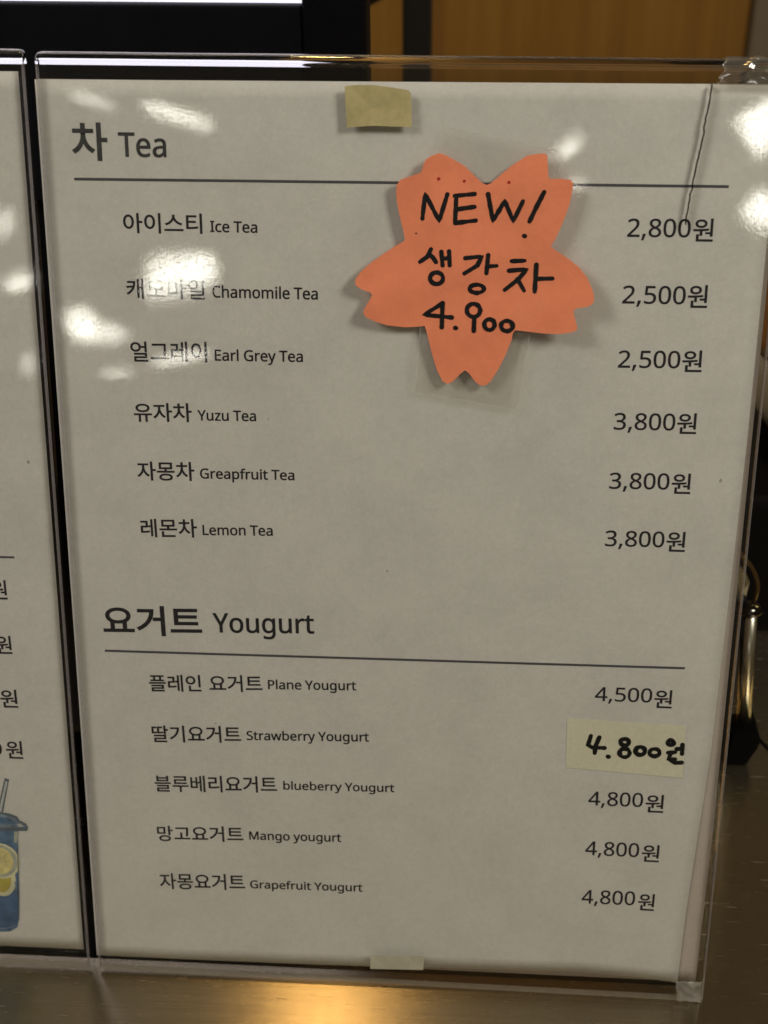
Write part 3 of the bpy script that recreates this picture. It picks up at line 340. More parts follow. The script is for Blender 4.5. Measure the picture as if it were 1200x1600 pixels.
M_PAPER = paper_mat('menu_paper', (.74, .725, .68), .075)
M_PAPER2 = paper_mat('backing_paper', (.57, .50, .45), .05)
M_TEXT = simple('printed_text', (.022, .020, .026), .6, spec=.3, var=.3, vscale=600)
M_HEAD = simple('printed_heading', (.060, .060, .062), .6, spec=.3, var=.25, vscale=600)
M_RULE = simple('printed_rule', (.085, .085, .095), .6, spec=.3)
M_ACRYL = sheet_plastic('clear_acrylic', wave=.085, rough=.022)
M_BACK = sheet_plastic('clear_acrylic_back', wave=.1, dusty=False)
M_GLASS = glass_mat('bent_acrylic')
M_EDGE = cut_edge_mat('acrylic_cut_edge', (.56, .52, .52), .68)
M_EDGE_W = cut_edge_mat('acrylic_bottom_edge', (.56, .52, .44), .68)
M_NOTE = paper_mat('orange_paper', (.97, .30, .155), .09, 60)
M_MARK = simple('marker_ink', (.006, .006, .007), .42, spec=.4, var=.3, vscale=500)
M_RED = simple('red_pen', (.42, .02, .02), .5)
M_STICK = paper_mat('cream_label_paper', (.79, .765, .60), .04)
M_MASK = paper_mat('masking_tape', (.52, .455, .225), .22, 120)
M_MASK2 = paper_mat('pale_tape', (.50, .475, .375), .16, 160)
M_CTAPE = sheet_plastic('clear_tape', f0=.035, tint=(.975, .97, .955), wave=.3, rough=.16, dusty=False, haze=.045)
M_FTAPE = sheet_plastic('faint_clear_tape', f0=.03, tint=(.99, .985, .98), wave=.3, rough=.2, dusty=False, haze=.03)
M_TEDGE = sheet_plastic('tape_edge', f0=.04, tint=(.97, .96, .94), wave=.2, rough=.2, dusty=False, haze=.26)
M_CRUMP = sheet_plastic('crumpled_tape', f0=.10, tint=(.90, .89, .86), wave=.2, rough=.14, dusty=False, haze=.06)
M_WCRUMP = sheet_plastic('milky_tape', f0=.08, tint=(.85, .84, .82), wave=.2, rough=.22, dusty=False, haze=.28)

def crack_mat():
    m, nt, p, out = new_mat('acrylic_crack')
    nt.nodes.remove(p)
    tr = nt.nodes.new('ShaderNodeBsdfTransparent'); tr.inputs[0].default_value = (.75, .72, .70, 1)
    df = nt.nodes.new('ShaderNodeBsdfGlossy'); df.inputs[0].default_value = (.16, .13, .13, 1); df.inputs['Roughness'].default_value = .3
    mx = nt.nodes.new('ShaderNodeMixShader')
    n = noise_tex(nt, 350, 3, .7)
    r = ramp(nt, n.outputs[0], [(.3, (.75,) * 3), (.7, (.4,) * 3)])
    nt.links.new(r.outputs[0], mx.inputs[0])
    nt.links.new(tr.outputs[0], mx.inputs[1]); nt.links.new(df.outputs[0], mx.inputs[2])
    nt.links.new(mx.outputs[0], out.inputs[0])
    return m
M_CRACK = crack_mat()

def steel_mat():
    SCR = []
    m, nt, p, out = new_mat('brushed_steel')
    p.inputs['Metallic'].default_value = 1
    n = noise_tex(nt, 1, 4, .7, stretch=(9, 900, 900))
    n2 = noise_tex(nt, 14, 4, .6)
    r = ramp(nt, n.outputs[0], [(.3, (.45, .385, .275)), (.7, (.53, .46, .335))])
    r2 = ramp(nt, n2.outputs[0], [(.3, (.86, .84, .80)), (.7, (1, 1, 1))])
    nt.links.new(mixc(nt, r.outputs[0], r2.outputs[0], 1), p.inputs['Base Color'])
    # scratches: short pale lines at odd angles
    for rot, sc in ((.9, 1.0), (-.5, 1.3), (1.9, .8)):
        tc = nt.nodes.new('ShaderNodeTexCoord'); mp = nt.nodes.new('ShaderNodeMapping')
        mp.inputs['Rotation'].default_value = (0, 0, rot); mp.inputs['Scale'].default_value = (90 * sc, 1500 * sc, 1)
        nt.links.new(tc.outputs['Object'], mp.inputs[0])
        sn = nt.nodes.new('ShaderNodeTexNoise'); sn.inputs['Scale'].default_value = 1.0; sn.inputs['Detail'].default_value = 1.0
        nt.links.new(mp.outputs[0], sn.inputs['Vector'])
        srmp = ramp(nt, sn.outputs[0], [(.735, (0, 0, 0)), (.79, (1, 1, 1))])
        SCR.append(srmp.outputs[0])
    rr = ramp(nt, n2.outputs[0], [(.3, (.225,) * 3), (.7, (.265,) * 3)])
    rsum = rr.outputs[0]
    for q in SCR: rsum = mixc(nt, rsum, q, .35, 'ADD')
    nt.links.new(rsum, p.inputs['Roughness'])
    p.inputs['Anisotropic'].default_value = 1.0
    tg = nt.nodes.new('ShaderNodeTangent'); tg.direction_type = 'UV_MAP'
    nt.links.new(tg.outputs[0], p.inputs['Tangent'])
    p.inputs['Anisotropic Rotation'].default_value = .25
    nt.links.new(bump(nt, n.outputs[0], .10, .0004), p.inputs['Normal'])
    return m
M_STEEL = steel_mat()

def wood_mat():
    m, nt, p, out = new_mat('oak_veneer')
    n = noise_tex(nt, 2.0, 5, .6, stretch=(9, 9, .55))
    n2 = noise_tex(nt, 1.0, 4, .7, stretch=(90, 90, 2.5))
    r = ramp(nt, n.outputs[0], [(.28, (.20, .090, .009)), (.5, (.29, .145, .018)), (.72, (.34, .185, .032))])
    r2 = ramp(nt, n2.outputs[0], [(.3, (.8, .78, .74)), (.7, (1, 1, 1))])
    nt.links.new(mixc(nt, r.outputs[0], r2.outputs[0], 1), p.inputs['Base Color'])
    p.inputs['Roughness'].default_value = .5
    return m
M_WOOD = wood_mat()
M_GREY = simple('grey_plaster', (.20, .17, .13), .8, var=.1, vscale=6)
M_BLACKP = simple('black_plastic', (.003, .003, .004), .55, spec=.12, bmp=.15, bscale=900)
M_BEZEL = simple('dark_grey_bezel', (.004, .004, .006), .6, spec=.15, var=.15, vscale=30)
M_RUBBER = simple('black_rubber', (.004, .004, .004), .8, spec=.1, bmp=.3, bscale=300)
M_CHROME = simple('chrome', (.80, .77, .62), .26, metal=1, var=.06, vscale=90)
M_BRASS = simple('brass_metal', (.70, .47, .20), .22, metal=1, var=.1, vscale=60)
M_DKCHR = simple('dark_chrome', (.10, .095, .085), .10, metal=1)
M_DKBRASS = simple('tarnished_brass', (.30, .21, .10), .3, metal=1)
M_CREAM = simple('cream_glaze', (.52, .44, .30), .3, var=.08, vscale=25)
M_REDG = simple('red_glaze', (.26, .025, .015), .35)
M_POSTM = simple('black_powder_coat', (.012, .011, .010), .55, bmp=.1, bscale=500)

def screen_mat():
    m, nt, p, out = new_mat('lit_screen')
    p.inputs['Base Color'].default_value = (.02, .02, .02, 1)
    p.inputs['Emission Color'].default_value = (.90, .87, 1.0, 1)
    p.inputs['Emission Strength'].default_value = 1.25
    return m
M_SCREEN = screen_mat()

# ------------------------------------------------------------------ object helpers
def link(name, me, mat=None, parent=None, mw=None):
    o = bpy.data.objects.new(name, me)
    COL.objects.link(o)
    for m in (mat if isinstance(mat, (list, tuple)) else [mat] if mat else []):
        me.materials.append(m)
    if mw is not None: o.matrix_world = mw
    if parent is not None: o.parent = parent
    return o

def empty(name, mw):
    o = bpy.data.objects.new(name, None)
    o.empty_display_size = .02
    COL.objects.link(o)
    o.matrix_world = mw
    return o

def tag(o, label, cat, group=None, kind=None):
    o['label'] = label; o['category'] = cat
    if group: o['group'] = group
    if kind: o['kind'] = kind
    return o

def bm_mesh(bm, name, smooth=False):
    me = bpy.data.meshes.new(name)
    bmesh.ops.recalc_face_normals(bm, faces=bm.faces)
    bm.to_mesh(me); bm.free()
    if smooth:
        for f in me.polygons: f.use_smooth = True
    return me

def box_bm(x0, x1, y0, y1, z0, z1, bev=0.0, seg=2):
    bm = bmesh.new()
    bmesh.ops.create_cube(bm, size=1)
    for v in bm.verts:
        v.co = Vector(((x0 + x1) / 2 + v.co.x * (x1 - x0), (y0 + y1) / 2 + v.co.y * (y1 - y0), (z0 + z1) / 2 + v.co.z * (z1 - z0)))
    if bev > 0:
        bmesh.ops.bevel(bm, geom=bm.edges[:], offset=bev, segments=seg, profile=.5, affect='EDGES')
    return bm

def tube_bm(pts, r, seg=16, cap=True, bm=None):
    bm = bm or bmesh.new()
    pts = [Vector(p) for p in pts]
    rs = r if isinstance(r, (list, tuple)) else [r] * len(pts)
    rings = []
    up = Vector((0, 0, 1))
    for i, p in enumerate(pts):
        t = (pts[min(i + 1, len(pts) - 1)] - pts[max(i - 1, 0)]).normalized()
        a = t.cross(up if abs(t.dot(up)) < .95 else Vector((1, 0, 0))).normalized()
        b = t.cross(a)
        rings.append([bm.verts.new(p + (a * math.cos(k * 2 * math.pi / seg) + b * math.sin(k * 2 * math.pi / seg)) * rs[i]) for k in range(seg)])
    for i in range(len(rings) - 1):
        for k in range(seg):
            bm.faces.new((rings[i][k], rings[i][(k + 1) % seg], rings[i + 1][(k + 1) % seg], rings[i + 1][k]))
    if cap:
        bm.faces.new(rings[0]); bm.faces.new(rings[-1])
    return bm

def lathe_bm(profile, seg=48, cx=0, cy=0):
    bm = bmesh.new()
    rings = []
    for r, z in profile:
        if r < 1e-6:
            rings.append([bm.verts.new((cx, cy, z))])
        else:
            rings.append([bm.verts.new((cx + r * math.cos(k * 2 * math.pi / seg), cy + r * math.sin(k * 2 * math.pi / seg), z)) for k in range(seg)])
    for a, b in zip(rings, rings[1:]):
        for k in range(seg):
            k2 = (k + 1) % seg
            if len(a) == 1 and len(b) == 1: continue
            if len(a) == 1: bm.faces.new((a[0], b[k], b[k2]))
            elif len(b) == 1: bm.faces.new((a[k], a[k2], b[0]))
            else: bm.faces.new((a[k], a[k2], b[k2], b[k]))
    return bm

def smoothed(pts, per=6):
    """Catmull-Rom through the points."""
    if len(pts) < 3: return [Vector(p) for p in pts]
    P = [Vector(p) for p in pts]
    closed = (P[0] - P[-1]).length < .02
    out = []
    n = len(P)
    for i in range(n - 1):
        p0 = P[i - 1] if i > 0 else (P[-2] if closed else P[0])
        p3 = P[i + 2] if i + 2 < n else (P[1] if closed else P[-1])
        p1, p2 = P[i], P[i + 1]
        for k in range(per):
            t = k / per
            out.append(.5 * ((2 * p1) + (p2 - p0) * t + (2 * p0 - 5 * p1 + 4 * p2 - p3) * t * t + (3 * p1 - p0 - 3 * p2 + p3) * t ** 3))
    out.append(P[-1])
    return out

def resample(pts, step):
    out = [Vector(pts[0])]
    for a, b in zip(pts, pts[1:]):
        a, b = Vector(a), Vector(b)
        n = max(1, int((b - a).length / step))
        for k in range(1, n + 1): out.append(a.lerp(b, k / n))
    return out

def ribbon(bm, pts, width, zf, layer=0.0, jitter=.10, seed=0):
    """A pen stroke with round ends lying on the surface z = zf(x, y); all in millimetres."""
    pts = [Vector(p) for p in pts]
    L = []; R = []
    n = len(pts)
    def vert(p): return bm.verts.new((p.x * .001, p.y * .001, (zf(p.x, p.y) + layer) * .001))
    for i, p in enumerate(pts):
        t = (pts[min(i + 1, n - 1)] - pts[max(i - 1, 0)])
        t = t.normalized() if t.length > 1e-6 else Vector((1, 0))
        w = width / 2 * (1 + jitter * noise.noise(Vector((p.x * .9, p.y * .9, seed * 3.1))))
        nn = Vector((-t.y, t.x))
        L.append((p + nn * w)); R.append((p - nn * w))
    lv = [vert(p) for p in L]; rv = [vert(p) for p in R]
    for i in range(n - 1):
        bm.faces.new((lv[i], rv[i], rv[i + 1], lv[i + 1]))
    for end in (0, n - 1):
        c = pts[end]
        t = (pts[1] - pts[0]) if end == 0 else (pts[-1] - pts[-2])
        a0 = math.atan2(t.y, t.x) + (math.pi / 2 if end == 0 else -math.pi / 2)
        w = (L[end] - c).length
        arc = [vert(c + Vector((math.cos(a0 + k * math.pi / 8), math.sin(a0 + k * math.pi / 8))) * w) for k in range(9)]
        cv = vert(c)
        for k in range(8): bm.faces.new((cv, arc[k], arc[k + 1]))

def ink(name, strokes, width, zf, mat, parent, layer=.12, origin=(0, 0), sharp=True):
    bm = bmesh.new()
    for k, s in enumerate(strokes):
        s = [(p[0] - origin[0], p[1] - origin[1]) for p in s]
        q = smoothed(s, 4) if len(s) > 8 else resample(s, .8)
        if len(s) == 2 and (Vector(s[0]) - Vector(s[1])).length < .6:
            q = [Vector(s[0]), Vector(s[1])]
        ribbon(bm, q, width, lambda x, y: zf(x, y), layer + k * .004, .28, k)
    me = bpy.data.meshes.new(name)
    bm.normal_update()
    bm.to_mesh(me); bm.free()
    o = link(name, me, mat, parent)
    return o

# ------------------------------------------------------------------ lettering from the outlines above
def parse(g):
    return [[tuple(float(c) for c in p.split(',')) for p in poly.split()] for poly in g.split('/')]
PARSED = {k: (a, parse(g)) for k, (a, g) in GLYPHS.items()}

def lettering(name, text, mode, p0, p1, h, off, zf, mat, parent, origin=(0, 0), layer=.07):
    x = 0.0
    polys = []
    for ch in text:
        if ch == ' ':
            x += 300 if ord(text[0]) > 0x1000 else 260
            continue
        a, ps = PARSED[ch]
        for poly in ps: polys.append([(q[0] + x, q[1]) for q in poly])
        x += a
    xs = [q[0] for p in polys for q in p]; ys = [q[1] for p in polys for q in p]
    x0, x1 = min(xs), max(xs)
    P0, P1 = Vector(p0), Vector(p1)
    off_mm = {'H': .22, 'K': .085, 'C': .125 if h > 6 else .072, 'A': .072, 'D': .06}[mode] if off is None else off
    W = (P1 - P0).length - 2 * off_mm
    sx = W / (x1 - x0)
    if mode in 'HK':
        y0 = min(ys); sy = (h - 2 * off_mm) / (max(ys) - y0)
    else:
        y0 = 0; sy = (h - 2 * off_mm) / (766 if mode == 'A' else 714)
    ang = math.atan2(P1.y - P0.y, P1.x - P0.x)
    ca, sa = math.cos(ang), math.sin(ang)
    cu = bpy.data.curves.new(name, 'CURVE')
    cu.dimensions = '2D'; cu.fill_mode = 'BOTH'; cu.offset = off_mm if mode in 'HK' else 0.0
    for poly in polys:
        sp = cu.splines.new('POLY')
        sp.points.add(len(poly) - 1)
        for pt, q in zip(sp.points, poly):
            pt.co = ((q[0] - x0) * sx + off_mm, (q[1] - y0) * sy + off_mm, 0, 1)
        sp.use_cyclic_u = True
    tmp = bpy.data.objects.new(name, cu)
    COL.objects.link(tmp)
    me = bpy.data.meshes.new_from_object(tmp.evaluated_get(bpy.context.evaluated_depsgraph_get()))
    COL.objects.unlink(tmp)
    bpy.data.objects.remove(tmp); bpy.data.curves.remove(cu)
    if mode not in 'HK':                            # thicken the letters with a fine outline
        bm = bmesh.new(); bm.from_mesh(me)
        for poly in polys:
            q = [Vector(((a - x0) * sx + off_mm, (c - y0) * sy + off_mm)) for a, c in poly]
            for a, c in zip(q, q[1:] + q[:1]):
                t = c - a
                if t.length < 1e-5: continue
                t.normalize(); nn = Vector((-t.y, t.x)) * off_mm; e = t * off_mm * .6
                bm.faces.new([bm.verts.new((p.x, p.y, 0)) for p in (a - e - nn, c + e - nn, c + e + nn, a - e + nn)])
        bm.to_mesh(me); bm.free()
    for v in me.vertices:
        X = P0.x + v.co.x * ca - v.co.y * sa - origin[0]
        Y = P0.y + v.co.x * sa + v.co.y * ca - origin[1]
        v.co = (X * .001, Y * .001, (zf(X + origin[0], Y + origin[1]) + layer) * .001)
    me.name = name
    return link(name, me, mat, parent)

# ------------------------------------------------------------------ counter and what stands behind it
def uv_plane(o):
    me = o.data
    uv = me.uv_layers.new(name='UVMap')
    for poly in me.polygons:
        for li in poly.loop_indices:
            c = me.vertices[me.loops[li].vertex_index].co
            uv.data[li].uv = (c.x, c.y)

counter = link('steel_counter', bm_mesh(box_bm(-1.4, 1.2, -.28, .97, -.04, 0, .004), 'steel_counter'), M_STEEL)
uv_plane(counter)
tag(counter, 'brushed stainless steel counter top under the acrylic menu stands', 'counter')

wall = link('wood_panel_wall', bm_mesh(box_bm(-1.4, .2645, 1.0, 1.03, -.9, 1.4), 'wood_panel_wall'), M_WOOD)
tag(wall, 'vertical grained brown wooden wall panel behind the counter', 'wall')
pil = link('grey_pillar', bm_mesh(box_bm(.2655, .75, .985, 1.3, -.9, 1.4, .003), 'grey_pillar'), M_GREY)
tag(pil, 'plain grey pillar beside the wooden wall panel, top right corner', 'pillar')

post = empty('black_post', Matrix.Translation((-.018, .6, 0)))
link('upright', bm_mesh(box_bm(-.0092, .0092, -.009, .009, .003, .62, .0015), 'upright'), M_POSTM, post)
link('base_plate', bm_mesh(box_bm(-.05, .05, -.04, .04, 0, .003, .001), 'base_plate'), M_POSTM, post)
bm = tube_bm([(-.075, 0, .170), (-.045, 0, .1835), (-.014, 0, .2), (-.008, 0, .206)], .0135, 20)
link('diagonal_brace', bm_mesh(bm, 'diagonal_brace', True), M_POSTM, post)
tag(post, 'thin black upright post with slanted brace in front of the wooden wall', 'post')

# till monitor behind the stands
mon = empty('till_monitor', Matrix.Translation((-.20, .2, 0)))
X0, X1 = -.24, .1802          # bezel left / right, local
bz = bmesh.new()
def add_box(bm, *a, bev=.0):
    b = box_bm(*a, bev=bev); me = bpy.data.meshes.new('t'); b.to_mesh(me); b.free(); bm.from_mesh(me); bpy.data.meshes.remove(me)
add_box(bz, X0, X1 - .0232, .0005, .02, .205, .2805, bev=.0008)
link('lower_bezel', bm_mesh(bz, 'lower_bezel'), M_BEZEL, mon)
link('side_bezel', bm_mesh(box_bm(X1 - .0232, X1, -.0012, .021, .2045, .53, .0018), 'side_bezel'), M_BLACKP, mon)
link('upper_bezel', bm_mesh(box_bm(X0, X1 - .0233, 0, .02, .51, .53, .001), 'upper_bezel'), M_BEZEL, mon)
link('screen', bm_mesh(box_bm(X0 + .012, X1 - .0233, .003, .012, .2808, .5098), 'screen'), M_SCREEN, mon)
link('back_shell', bm_mesh(box_bm(X0 + .01, X1 - .004, .0212, .045, .21, .525, .004), 'back_shell'), M_BLACKP, mon)
link('neck', bm_mesh(box_bm(-.18, .14, .006, .03, .0505, .2045, .003), 'neck'), M_BLACKP, mon)
link('gap_shade_sheet', bm_mesh(box_bm(-.22, .3035, -.197, -.1345, 0, .0003), 'gap_shade_sheet'), M_RUBBER, mon)  # added dark sheet standing in for the shade under and between the stands
link('base', bm_mesh(box_bm(-.22, .16, -.134, .12, 0, .05, .004), 'base'), M_BLACKP, mon)
tag(mon, 'black till monitor with lit white screen standing behind the menu stands', 'monitor')

# things to the right behind the stand
rack = empty('small_black_stand', Matrix.Translation((.136, .119, 0)))
bm = tube_bm([(-.0046, 0, .0755), (.0012, 0, .012)], .0029, 24)
link('leg', bm_mesh(bm, 'leg', True), M_CHROME, rack)
bm = bmesh.new()
foot_prof = [(-.0058, .0005), (.0035, .0), (.0064, .010), (.0076, .0135), (.0046, .0205), (-.0035, .0165), (-.0052, .0155)]
fr = [bm.verts.new((x, -.0065, z)) for x, z in foot_prof]; bk = [bm.verts.new((x, .0065, z)) for x, z in foot_prof]
bm.faces.new(fr); bm.faces.new(bk[::-1])
for k in range(len(fr)): bm.faces.new((fr[k], fr[(k + 1) % len(fr)], bk[(k + 1) % len(fr)], bk[k]))
bmesh.ops.bevel(bm, geom=bm.edges[:], offset=.0009, segments=2, affect='EDGES')
link('rubber_foot', bm_mesh(bm, 'rubber_foot'), M_RUBBER, rack)
bm = bmesh.new()
bmesh.ops.create_uvsphere(bm, u_segments=24, v_segments=14, radius=1)
for v in bm.verts: v.co = Vector((v.co.x * .0060 - .0056, v.co.y * .0045, v.co.z * .0030 + .0772))
link('joint_cap', bm_mesh(bm, 'joint_cap', True), M_DKCHR, rack)
wp = smoothed([(-.0035, .001, .079), (-.0028, .001, .085), (-.0035, .002, .090), (-.0062, .003, .095), (-.0105, .004, .100), (-.015, .005, .107), (-.02, .006, .116)], 6)
link('wire_loop', bm_mesh(tube_bm(wp, .0008, 12), 'wire_loop', True), M_DKBRASS, rack)
bm = bmesh.new()
prof = [(-.0142, .1, .0), (-.0085, .094, .002), (-.0062, .0885, .003), (-.0068, .082, .002), (-.0135, .079, .0)]
fr = [bm.verts.new((x, -.0012 + y, z)) for x, z, y in prof]; bk = [bm.verts.new((x, .0012 + y, z)) for x, z, y in prof]
bm.faces.new(fr); bm.faces.new(bk[::-1])
for k in range(len(fr)): bm.faces.new((fr[k], fr[(k + 1) % len(fr)], bk[(k + 1) % len(fr)], bk[k]))
link('clip_plate', bm_mesh(bm, 'clip_plate'), M_CHROME, rack)
link('side_panel', bm_mesh(box_bm(-.03, -.0066, -.003, .003, .0, .083, .0012), 'side_panel'), M_BLACKP, rack)
tag(rack, 'small black stand with a shiny chrome leg on a black rubber foot', 'stand')

dsp = link('black_box', bm_mesh(box_bm(-.09, .09, 0, .2, 0, .0735, .004), 'black_box'), M_BLACKP, mw=Matrix.Translation((.218, .2, 0)))
tag(dsp, 'plain black box on the counter under the cream pot, right edge', 'box')

pot = empty('cream_pot', Matrix.Translation((.212, .262, .0735)))
link('body', bm_mesh(lathe_bm([(0, .0), (.040, .0), (.046, .0025), (.058, .012), (.0665, .026), (.070, .044), (.0695, .052), (.0665, .0525), (.0665, .05)], 64), 'body', True), M_CREAM, pot)
link('red_band', bm_mesh(lathe_bm([(.0482, .0032), (.0496, .0042), (.0566, .0098), (.0575, .0112)], 64), 'red_band', True), M_REDG, pot)
link('lid', bm_mesh(lathe_bm([(.0715, .0528), (.0725, .0545), (.070, .057), (.058, .066), (.035, .075), (0, .079)], 64), 'lid', True), M_BRASS, pot)
link('knob', bm_mesh(lathe_bm([(.006, .078), (.006, .086), (.012, .091), (.012, .097), (.006, .101), (0, .102)], 32), 'knob', True), M_BLACKP, pot)
tag(pot, 'cream pot with red band and brass lid at the right edge', 'pot')

cord = link('power_cord', bm_mesh(tube_bm(smoothed([(.1435, .134, .0006), (.146, .1305, .0006), (.150, .123, .0006), (.158, .108, .0006), (.17, .09, .0006), (.2, .07, .0006), (.28, .06, .0006)], 5), .0005, 10), 'power_cord', True), M_RUBBER)
tag(cord, 'thin black cord lying on the steel counter beside the rubber foot', 'cord')

# ------------------------------------------------------------------ acrylic stands
def acrylic_stand(uc, u0, u1, vb0, vb1, vt, label):
    st = empty('acrylic_stand', frame(uc))
    a, b = (u0 - uc), (u1 - uc)
    e = 1.6                                        # visible width of the sawn side edges
    def slab(name, mat, us, d0, d1, v0a, v0b, v1, bev=0):
        bm = bmesh.new()
        x0, x1 = us
        t0 = (x0 - a) / (b - a); t1 = (x1 - a) / (b - a)
        ya, yb = v0a + (v0b - v0a) * t0, v0a + (v0b - v0a) * t1
        c = [(x0, ya), (x1, yb), (x1, yb + .9 if v1 is None else v1), (x0, ya + .9 if v1 is None else v1)]
        f = [bm.verts.new((x * .001, y * .001, d1 * .001)) for x, y in c]
        k = [bm.verts.new((x * .001, y * .001, d0 * .001)) for x, y in c]
        bm.faces.new(f); bm.faces.new(k[::-1])
        for i in range(4): bm.faces.new((f[i], k[i], k[(i + 1) % 4], f[(i + 1) % 4]))
        if bev: bmesh.ops.bevel(bm, geom=bm.edges[:], offset=bev * .001, segments=2, affect='EDGES')
        return link(name, bm_mesh(bm, name), mat, st)
    vj = 300.6
    slab('front_panel', M_ACRYL, (a + .45, b - .45), .4, 2.4, vb0 + .92, vb1 + .92, vj)
    slab('bottom_edge', M_EDGE_W, (a + .45, b - .45), .4, 2.4, vb0, vb1, None, .12)
    slab('side_edge', M_EDGE, (a, a + .43), .4, 2.4, vb0, vb0, vj, .15)
    slab('side_edge', M_EDGE, (b - .43, b), .4, 2.4, vb1, vb1, vj, .15)
    slab('back_panel', M_BACK, (a, b), -2.6, -.75, vb0 + 3, vb1 + 3, vj)
    # bent top: a real half tube of solid acrylic
    bm = bmesh.new()
    ro, ri, cd = 2.5, 1.35, -.1
    n = 20
    prof = [(cd + ro * math.cos(math.pi * k / n), vj + .05 + (vt - vj) * math.sin(math.pi * k / n)) for k in range(n + 1)]
    prof += [(cd - ri * math.cos(math.pi * k / n), vj + .05 + ri * math.sin(math.pi * k / n)) for k in range(n + 1)]
    xs = [a, a + .25, a + .8, a + 1.8] + [a + 1.8 + (b - a - 3.6) * k / 40 for k in range(1, 40)] + [b - 1.8, b - .8, b - .25, b]
    rings = []
    for x in xs:
        q = min(x - a, b - x)
        s = 1.0 if q >= 1.8 else (.80 + .20 * math.sqrt(max(0, 1 - (1 - q / 1.8) ** 2)))
        wv = .10 * noise.noise(Vector((x * .035, 2.2, 0)))
        rings.append([bm.verts.new((x * .001, (vj + (y - vj) * s * (1 + wv * .3)) * .001, (cd + (d - cd) * (1.0 if q >= 1.8 else .9 + .1 * s)) * .001)) for d, y in prof])
    m = len(prof)
    for i in range(len(rings) - 1):
        for k in range(m): bm.faces.new((rings[i][k], rings[i][(k + 1) % m], rings[i + 1][(k + 1) % m], rings[i + 1][k]))
    for r in (rings[0], rings[-1]):
        for k in range(n): bm.faces.new((r[k], r[k + 1], r[m - 2 - k], r[m - 1 - k]))
    link('bent_top', bm_mesh(bm, 'bent_top', True), M_GLASS, st)
    # foot lying on the counter behind
    bm = bmesh.new()
    inv = frame(uc).inverted(); FL = .052
    y0 = (frame(uc) @ Vector((0, min(vb0, vb1) * .001, -.0026))).y + .0006
    for x in (a * .001, b * .001):
        pass
    add = []
    for (x, y, z) in [(u0, y0, .0004), (u1, y0, .0004), (u1, y0 + FL, .0004), (u0, y0 + FL, .0004),
                      (u0, y0, .0029), (u1, y0, .0029), (u1, y0 + FL, .0029), (u0, y0 + FL, .0029)]:
        add.append(bm.verts.new(inv @ Vector((x * .001, y, z))))
    for q in ((0, 1, 2, 3), (7, 6, 5, 4), (0, 4, 5, 1), (1, 5, 6, 2), (2, 6, 7, 3), (3, 7, 4, 0)):
        bm.faces.new([add[i] for i in q])
    link('foot', bm_mesh(bm, 'foot'), M_BACK, st)
    tag(st, label, 'menu stand', 'acrylic menu stands on the counter')
    return st

main_stand = acrylic_stand(2.0, -103.9, 107.2, -4.0, -5.8, 304.0,
                           'cracked clear acrylic menu stand holding the tea and yogurt price list')
left_stand = acrylic_stand(-213.0, -318.5, -107.5, -3.8, -3.8, 304.6,
                           'clear acrylic menu stand on the left, cut off by the picture edge')

# crack in the front panel of the main stand
bm = bmesh.new()
cr = resample(CRACK, 1.2)
w3 = []
for i, p in enumerate(cr):
    j = noise.noise(Vector((p.x * .6, p.y * .6, 3))) * .35
    t = i / (len(cr) - 1)
    wd = .04 + .10 * (1 - abs(2 * t - .75)) + .08 * noise.noise(Vector((p.y * .8, 1, 1)))
    wd = max(.035, wd)
    x = p.x + j - 2.0
    w3.append((bm.verts.new(((x - wd) * .001, p.y * .001, .00244)), bm.verts.new(((x + wd * .6) * .001, p.y * .001, .00244)),
               bm.verts.new(((x - .25) * .001, p.y * .001, .0009))))
for a, b in zip(w3, w3[1:]):
    bm.faces.new((a[0], a[1], b[1], b[0]))
    bm.faces.new((a[1], a[2], b[2], b[1]))
    bm.faces.new((a[0], b[0], b[2], a[2]))
me = bpy.data.meshes.new('crack'); bm.to_mesh(me); bm.free()
link('crack', me, M_CRACK, main_stand)

# ------------------------------------------------------------------ printed sheets
def lerp_tab(tab, x):
    for (a, b), (c, d) in zip(tab, tab[1:]):
        if x <= c: return b + (d - b) * max(0, min(1, (x - a) / (c - a)))
    return tab[-1][1]

def warp(u, v):
    return .10 * noise.noise(Vector((u * .011, v * .011, .3))) + .03 * noise.noise(Vector((u * .04, v * .04, 1.3)))

def sheet(name, mat, left, right, bot, top, zoff, origin, label, nx=44, ny=62, curl=0.0):
    bm = bmesh.new()
    g = []
    for j in range(ny + 1):
        row = []
        for i in range(nx + 1):
            s, t = i / nx, j / ny
            vv = t * 297
            u0, u1 = left(vv), right(vv)
            u = u0 + (u1 - u0) * s
            b, tp = bot(u), top(u)
            v = b + (tp - b) * t
            row.append(bm.verts.new(((u - origin[0]) * .001, (v - origin[1]) * .001, (zoff + warp(u, v)) * .001)))
        g.append(row)
    for j in range(ny):
        for i in range(nx): bm.faces.new((g[j][i], g[j][i + 1], g[j + 1][i + 1], g[j + 1][i]))
    me = bpy.data.meshes.new(name); bm.normal_update(); bm.to_mesh(me); bm.free()
    for f in me.polygons: f.use_smooth = True
    o = link(name, me, mat, mw=frame(*origin))
    md = o.modifiers.new('thickness', 'SOLIDIFY'); md.thickness = .0001; md.offset = -1
    return o

